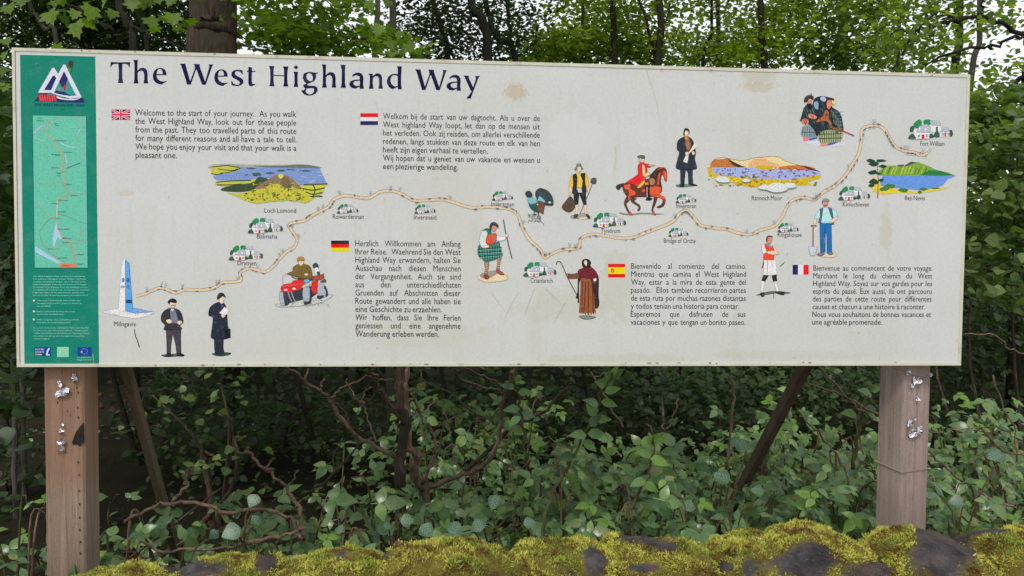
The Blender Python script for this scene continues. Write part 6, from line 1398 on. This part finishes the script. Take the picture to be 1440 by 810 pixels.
BL_ = [(480, 640, 1.1, 60, 26, 'loose bramble left of the bare shrub'), (545, 655, .5, 45, 22, 'low bramble at the foot of the bare shrub, on its left'), (610, 580, 1.5, 70, 40, 'bramble showing through the branches of the bare shrub'),
       (660, 560, 1.9, 80, 46, 'bramble in the hollow right of the bare shrub trunk'), (655, 690, .35, 50, 30, 'bramble just above the wall right of the bare shrub'), (730, 560, 1.6, 70, 46, 'tall bramble behind the curving bare bough'),
       (745, 640, .7, 60, 40, 'bramble below the curving bare bough'), (800, 650, .35, 55, 40, 'bramble at the foot of the tall green shoot'), (850, 625, .9, 65, 46, 'bramble right of the tall green shoot'),
       (905, 660, .30, 60, 46, 'bright-tipped bramble over the middle of the wall'), (945, 615, 1.0, 65, 50, 'bramble under the brown-robed monk, further back'), (985, 680, .25, 55, 40, 'bramble against the wall left of the dark brace'),
       (1015, 640, .6, 50, 40, 'bramble touching the dark brace'), (1065, 560, 1.3, 55, 46, 'bramble reaching up behind the dark brace'), (1100, 660, .4, 55, 46, 'bramble right of the foot of the dark brace'), (1115, 600, 1.0, 55, 44, 'bramble standing behind the foot of the dark brace'),
       (1160, 680, .25, 50, 42, 'bramble against the wall left of the right post'), (1180, 630, .7, 50, 44, 'bramble among the dry briar stems'), (1215, 585, 1.2, 50, 40, 'bramble half hidden by the right post'), (1335, 640, .6, 40, 40, 'bramble right beside the right post'),
       (1345, 570, 1.3, 60, 50, 'tall bramble under the lower right corner of the sign'), (1395, 670, .35, 50, 44, 'bramble over the wall at the right edge'), (1430, 610, .8, 50, 46, 'bramble at the right edge of the view'), (1410, 550, 1.4, 60, 50, 'tall dark bramble at the right edge under the leafy bush'),
       (165, 690, .35, 30, 16, 'lobed-leaved bramble right of the left post'), (235, 735, .3, 40, 14, 'low bramble at the foot of the thin brown brace'), (330, 725, .4, 50, 20, 'low bramble under the dead twisted branch'), (410, 720, .35, 45, 22, 'low bramble left of the bare shrub over the wall'), (20, 690, .5, 40, 18, 'low bramble in the dark left of the left post'), (470, 715, .3, 40, 22, 'bramble low against the wall left of the bare shrub')]
for i, (x, ty, Y, w, n, lb) in enumerate(BL_):
    bramble(x, ty, Y, w, n, lb, 200 + i, .16 if x > 700 else .05, under=190 if x > 620 else 60)
# tall green shoots
def shoot(pts, Y, label, lv, seed, tipn=9):
    e = empty('bramble_shoot', tuple(at(*pts[-1], Y)), label, 'shoot'); b = np.array(e.location[:])
    limb(e, pts, Y, 2.5, 5.5, 'cane', 'cane', seed); rg = np.random.default_rng(seed)
    for (x, y, s, ang, m) in lv:
        P = at(x, y, Y - .03); D = unit(np.array([math.cos(R(ang)), -.25, math.sin(R(ang))])); N = unit(np.array([rg.normal(0, .2), -.7, .75])); N = unit(N - (N @ D) * D)
        me = tri_mesh('leaf', OV4[0] * s, OV4[1]); me.materials.append(M[m]); put_leaf(e, b, P, D, N, me)
    x0, y0 = pts[0]
    for k in range(tipn):
        a = R(90 + (k - tipn / 2) * 34); P = at(x0 + rg.normal(0, 2), y0 + 4 + k * 1.6, Y); D = unit(np.array([math.cos(a), -.2, abs(math.sin(a)) * .9 + .2])); N = unit(np.array([rg.normal(0, .3), -1, .3])); N = unit(N - (N @ D) * D)
        me = tri_mesh('leaf', OV4[0] * rg.uniform(.022, .04), OV4[1]); me.materials.append(M['leaf_young']); put_leaf(e, b, P, D, N, me)
shoot([(861, 524), (847, 554), (834, 588), (811, 634), (788, 672), (769, 718), (762, 760)], .28, 'tall leaning green bramble shoot reaching up to the board', [(842, 570, .05, 150, 'leaf_bramble'), (838, 585, .055, 120, 'leaf_bramble'), (836, 590, .05, 10, 'leaf_bramble'), (845, 565, .05, -5, 'leaf_young'), (850, 552, .05, 25, 'leaf_young'),
       (825, 612, .055, 170, 'leaf_bramble'), (826, 610, .06, 5, 'leaf_bramble'), (820, 620, .05, -30, 'leaf_bramble'), (808, 640, .055, 185, 'leaf_bramble'), (850, 545, .035, 140, 'leaf_young'), (830, 600, .05, 60, 'leaf_bramble')], 301)
shoot([(918, 615), (917, 640), (912, 668), (891, 705), (880, 730)], .2, 'short curved green bramble shoot in the middle of the mass', [(916, 640, .05, 160, 'leaf_young'), (915, 645, .055, -10, 'leaf_young'), (908, 675, .05, 190, 'leaf_bramble'), (905, 680, .05, -20, 'leaf_young')], 302, 7)
shoot([(1128, 522), (1112, 548), (1095, 580), (1082, 620), (1075, 670)], .9, 'leafy shoot reaching the board beside the dark brace', [(1110, 550, .05, 160, 'leaf_bramble'), (1106, 556, .05, 10, 'leaf_bramble'), (1098, 574, .055, 170, 'leaf_bramble'), (1092, 586, .05, -10, 'leaf_bramble'), (1086, 604, .05, 185, 'leaf_young'), (1084, 612, .05, 5, 'leaf_bramble')], 303, 6)
shoot([(722, 530), (730, 560), (735, 600), (738, 650)], .6, 'leafy shoot standing behind the curving bare bough', [(724, 545, .05, 160, 'leaf_bramble'), (728, 552, .05, 10, 'leaf_young'), (731, 575, .055, 175, 'leaf_bramble'), (733, 580, .05, -10, 'leaf_bramble'), (735, 605, .055, 165, 'leaf_bramble')], 304, 6)
shoot([(1222, 545), (1215, 570), (1206, 610), (1200, 660)], .5, 'leafy shoot just left of the right post', [(1205, 583, .06, 165, 'leaf_young'), (1226, 556, .055, 150, 'leaf_bramble'), (1214, 580, .06, -20, 'leaf_young'), (1232, 575, .05, 170, 'leaf_bramble')], 305, 5)
# silver-veined plants
def silver(label, spots, seed):
    x0 = sum(s[0] for s in spots) / len(spots); e = empty('silver_veined_plant', tuple(at(x0, 775, .25)), label, 'plant'); b = np.array(e.location[:]); rg = np.random.default_rng(seed)
    for (x, y, w, Y) in spots:
        P = at(x, y, Y); s = w * np.linalg.norm(P - CAMP) / FPX * 0.74; a = rg.uniform(0, 6.28); N = unit(np.array([rg.normal(0, .25), -.8, .75])); D = unit(np.array([math.cos(a), 0, math.sin(a)])); D = unit(D - (D @ N) * N)
        me = tri_mesh('leaf', OVR[0] * s, OVR[1]); me.materials.append(M['leaf_silver'])
        at_ = me.attributes.new("leafuv", 'FLOAT_VECTOR', 'POINT'); at_.data.foreach_set("vector", OVR[0].astype(np.float32).ravel())
        put_leaf(e, b, P - D * s * .5, D, N, me)
        V, F = tube([b + rg.normal(0, .02, 3) * [1, 1, 0], (b + P) / 2 + [0, 0, .03], P - D * s * .5], [.003, .0025, .002], 5); link('stem', tri_mesh('stem', V, F), M['cane'], e)
silver('silver-veined leaves at the end of the dead branch', [(356, 704, 26, .25), (325, 748, 34, .2), (360, 730, 26, .3), (300, 752, 20, .4)], 401)
silver('silver-veined leaves low over the wall below the bare shrub', [(478, 744, 20, .15), (573, 732, 26, .15), (600, 746, 30, .1), (545, 740, 18, .2)], 402)
silver('silver-veined leaves over the wall right of the bare shrub', [(640, 742, 34, .1), (672, 738, 30, .12), (695, 706, 30, .2), (745, 735, 24, .1)], 403)
silver('silver-veined leaves beside the dark brace', [(1043, 624, 30, .25), (1015, 670, 32, .2), (968, 710, 28, .15), (1065, 690, 24, .2)], 404)
silver('silver-veined leaves right of the right post', [(1322, 690, 26, .3), (1345, 705, 24, .3), (1400, 640, 28, .3)], 405)
for i, (lb, bl) in enumerate((('light green ivy spray high in the dark beside the thin brown brace', [(295, 545, .9, 22, 22, .1, 34), (325, 570, .9, 14, 8, .1, 10), (222, 575, 1.0, 12, 26, .1, 14)]), ('light green ivy spray lower in the dark beside the thin brown brace', [(305, 642, .8, 18, 10, .1, 14), (285, 655, .8, 8, 8, .1, 6), (312, 690, .6, 24, 12, .1, 14)]))):
    c = at(300, 560, 1.0); bush('ivy', lb, bl, (c[0], 1.0, c[2] - .5), 1, 'leaf_hazel', .034, OVR, 450 + i, cat='ivy')
# shrub bank further back, under the trees
for i, (lb, bl, mat) in enumerate((
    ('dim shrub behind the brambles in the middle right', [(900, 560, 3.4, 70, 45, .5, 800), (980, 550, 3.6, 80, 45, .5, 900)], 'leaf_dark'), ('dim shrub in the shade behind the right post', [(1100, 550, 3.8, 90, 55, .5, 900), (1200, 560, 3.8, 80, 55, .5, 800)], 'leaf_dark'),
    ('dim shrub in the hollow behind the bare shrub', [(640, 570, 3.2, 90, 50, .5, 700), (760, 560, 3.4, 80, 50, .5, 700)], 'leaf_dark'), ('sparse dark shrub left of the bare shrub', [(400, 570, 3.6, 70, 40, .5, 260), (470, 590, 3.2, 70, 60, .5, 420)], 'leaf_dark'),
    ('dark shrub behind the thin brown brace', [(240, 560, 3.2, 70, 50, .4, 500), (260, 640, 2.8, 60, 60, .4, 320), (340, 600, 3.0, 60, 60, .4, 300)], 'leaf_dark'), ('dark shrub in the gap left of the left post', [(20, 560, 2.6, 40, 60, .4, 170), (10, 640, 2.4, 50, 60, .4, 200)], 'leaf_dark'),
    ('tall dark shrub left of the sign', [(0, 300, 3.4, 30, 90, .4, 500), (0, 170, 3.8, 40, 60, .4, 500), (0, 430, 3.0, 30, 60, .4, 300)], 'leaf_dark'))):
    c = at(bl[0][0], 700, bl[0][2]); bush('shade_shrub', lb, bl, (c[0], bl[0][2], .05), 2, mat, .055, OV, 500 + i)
# dense dark backing thicket: evergreen bank that closes off the wood below head height
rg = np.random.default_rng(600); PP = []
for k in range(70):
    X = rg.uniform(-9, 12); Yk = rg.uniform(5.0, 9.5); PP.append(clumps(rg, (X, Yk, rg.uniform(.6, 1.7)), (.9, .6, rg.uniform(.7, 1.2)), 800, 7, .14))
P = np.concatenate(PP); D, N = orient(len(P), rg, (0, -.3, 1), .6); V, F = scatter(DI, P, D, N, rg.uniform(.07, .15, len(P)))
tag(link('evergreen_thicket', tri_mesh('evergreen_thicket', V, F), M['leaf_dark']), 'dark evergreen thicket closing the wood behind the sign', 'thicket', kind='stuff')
# bushes added behind the board, mostly hidden by it, to shade the undergrowth
for i, (x, n_, lb) in enumerate(((-.9, 3200, 'dense leafy bush added for shade behind the green end of the sign'), (.2, 3600, 'dense leafy bush added for shade behind the first paragraph of the sign'), (1.1, 3000, 'dense leafy bush added for shade behind the middle of the sign'), (2.0, 2000, 'dense leafy bush added for shade behind the right part of the sign'))):
    e = empty('added_shade_bush', (x, 1.9, .05), lb, 'bush'); rg = np.random.default_rng(640 + i)
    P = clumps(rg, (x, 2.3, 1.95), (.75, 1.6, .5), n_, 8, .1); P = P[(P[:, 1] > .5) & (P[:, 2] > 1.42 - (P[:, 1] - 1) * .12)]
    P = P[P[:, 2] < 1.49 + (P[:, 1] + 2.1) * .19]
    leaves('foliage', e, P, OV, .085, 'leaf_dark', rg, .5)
    for k in range(1):
        V, F = tube(spline([(x + .1, 3.1, 0), (x - .1, 3.0, .9), (x - .2, 2.6, 2.0)], 4), np.linspace(.02, .008, 9), 6, .05, k); link('stem', tri_mesh('stem', V, F, True), M['bark_dark'], e)
# ground cover and litter
rg = np.random.default_rng(700); n = 9000
P = np.stack([rg.uniform(-3, 5.5, n), rg.uniform(-.1, 4.5, n) ** 1.0, np.zeros(n)], 1); P[:, 2] = .02 + rg.random(n) * .35 * np.where(P[:, 0] < .9, .35, 1.0)
D, N = orient(n, rg, (0, -.2, 1), .45); V, F = scatter(OV, P, D, N, rg.uniform(.03, .07, n))
tag(link('ground_cover', tri_mesh('ground_cover', V, F), M['leaf_bramble']), 'low leafy ground cover under the brambles', 'ground cover', kind='stuff')
n = 7000; P = np.stack([rg.uniform(-4, 6, n), rg.uniform(-.1, 6, n), rg.uniform(0.0, .14, n)], 1)
D, N = orient(n, rg, (0, 0, 1), .5); V, F = scatter(OV, P, D, N, rg.uniform(.03, .08, n))
tag(link('leaf_litter', tri_mesh('leaf_litter', V, F), M['leaf_litter']), 'brown dead leaves on the shaded ground', 'leaf litter', kind='stuff')
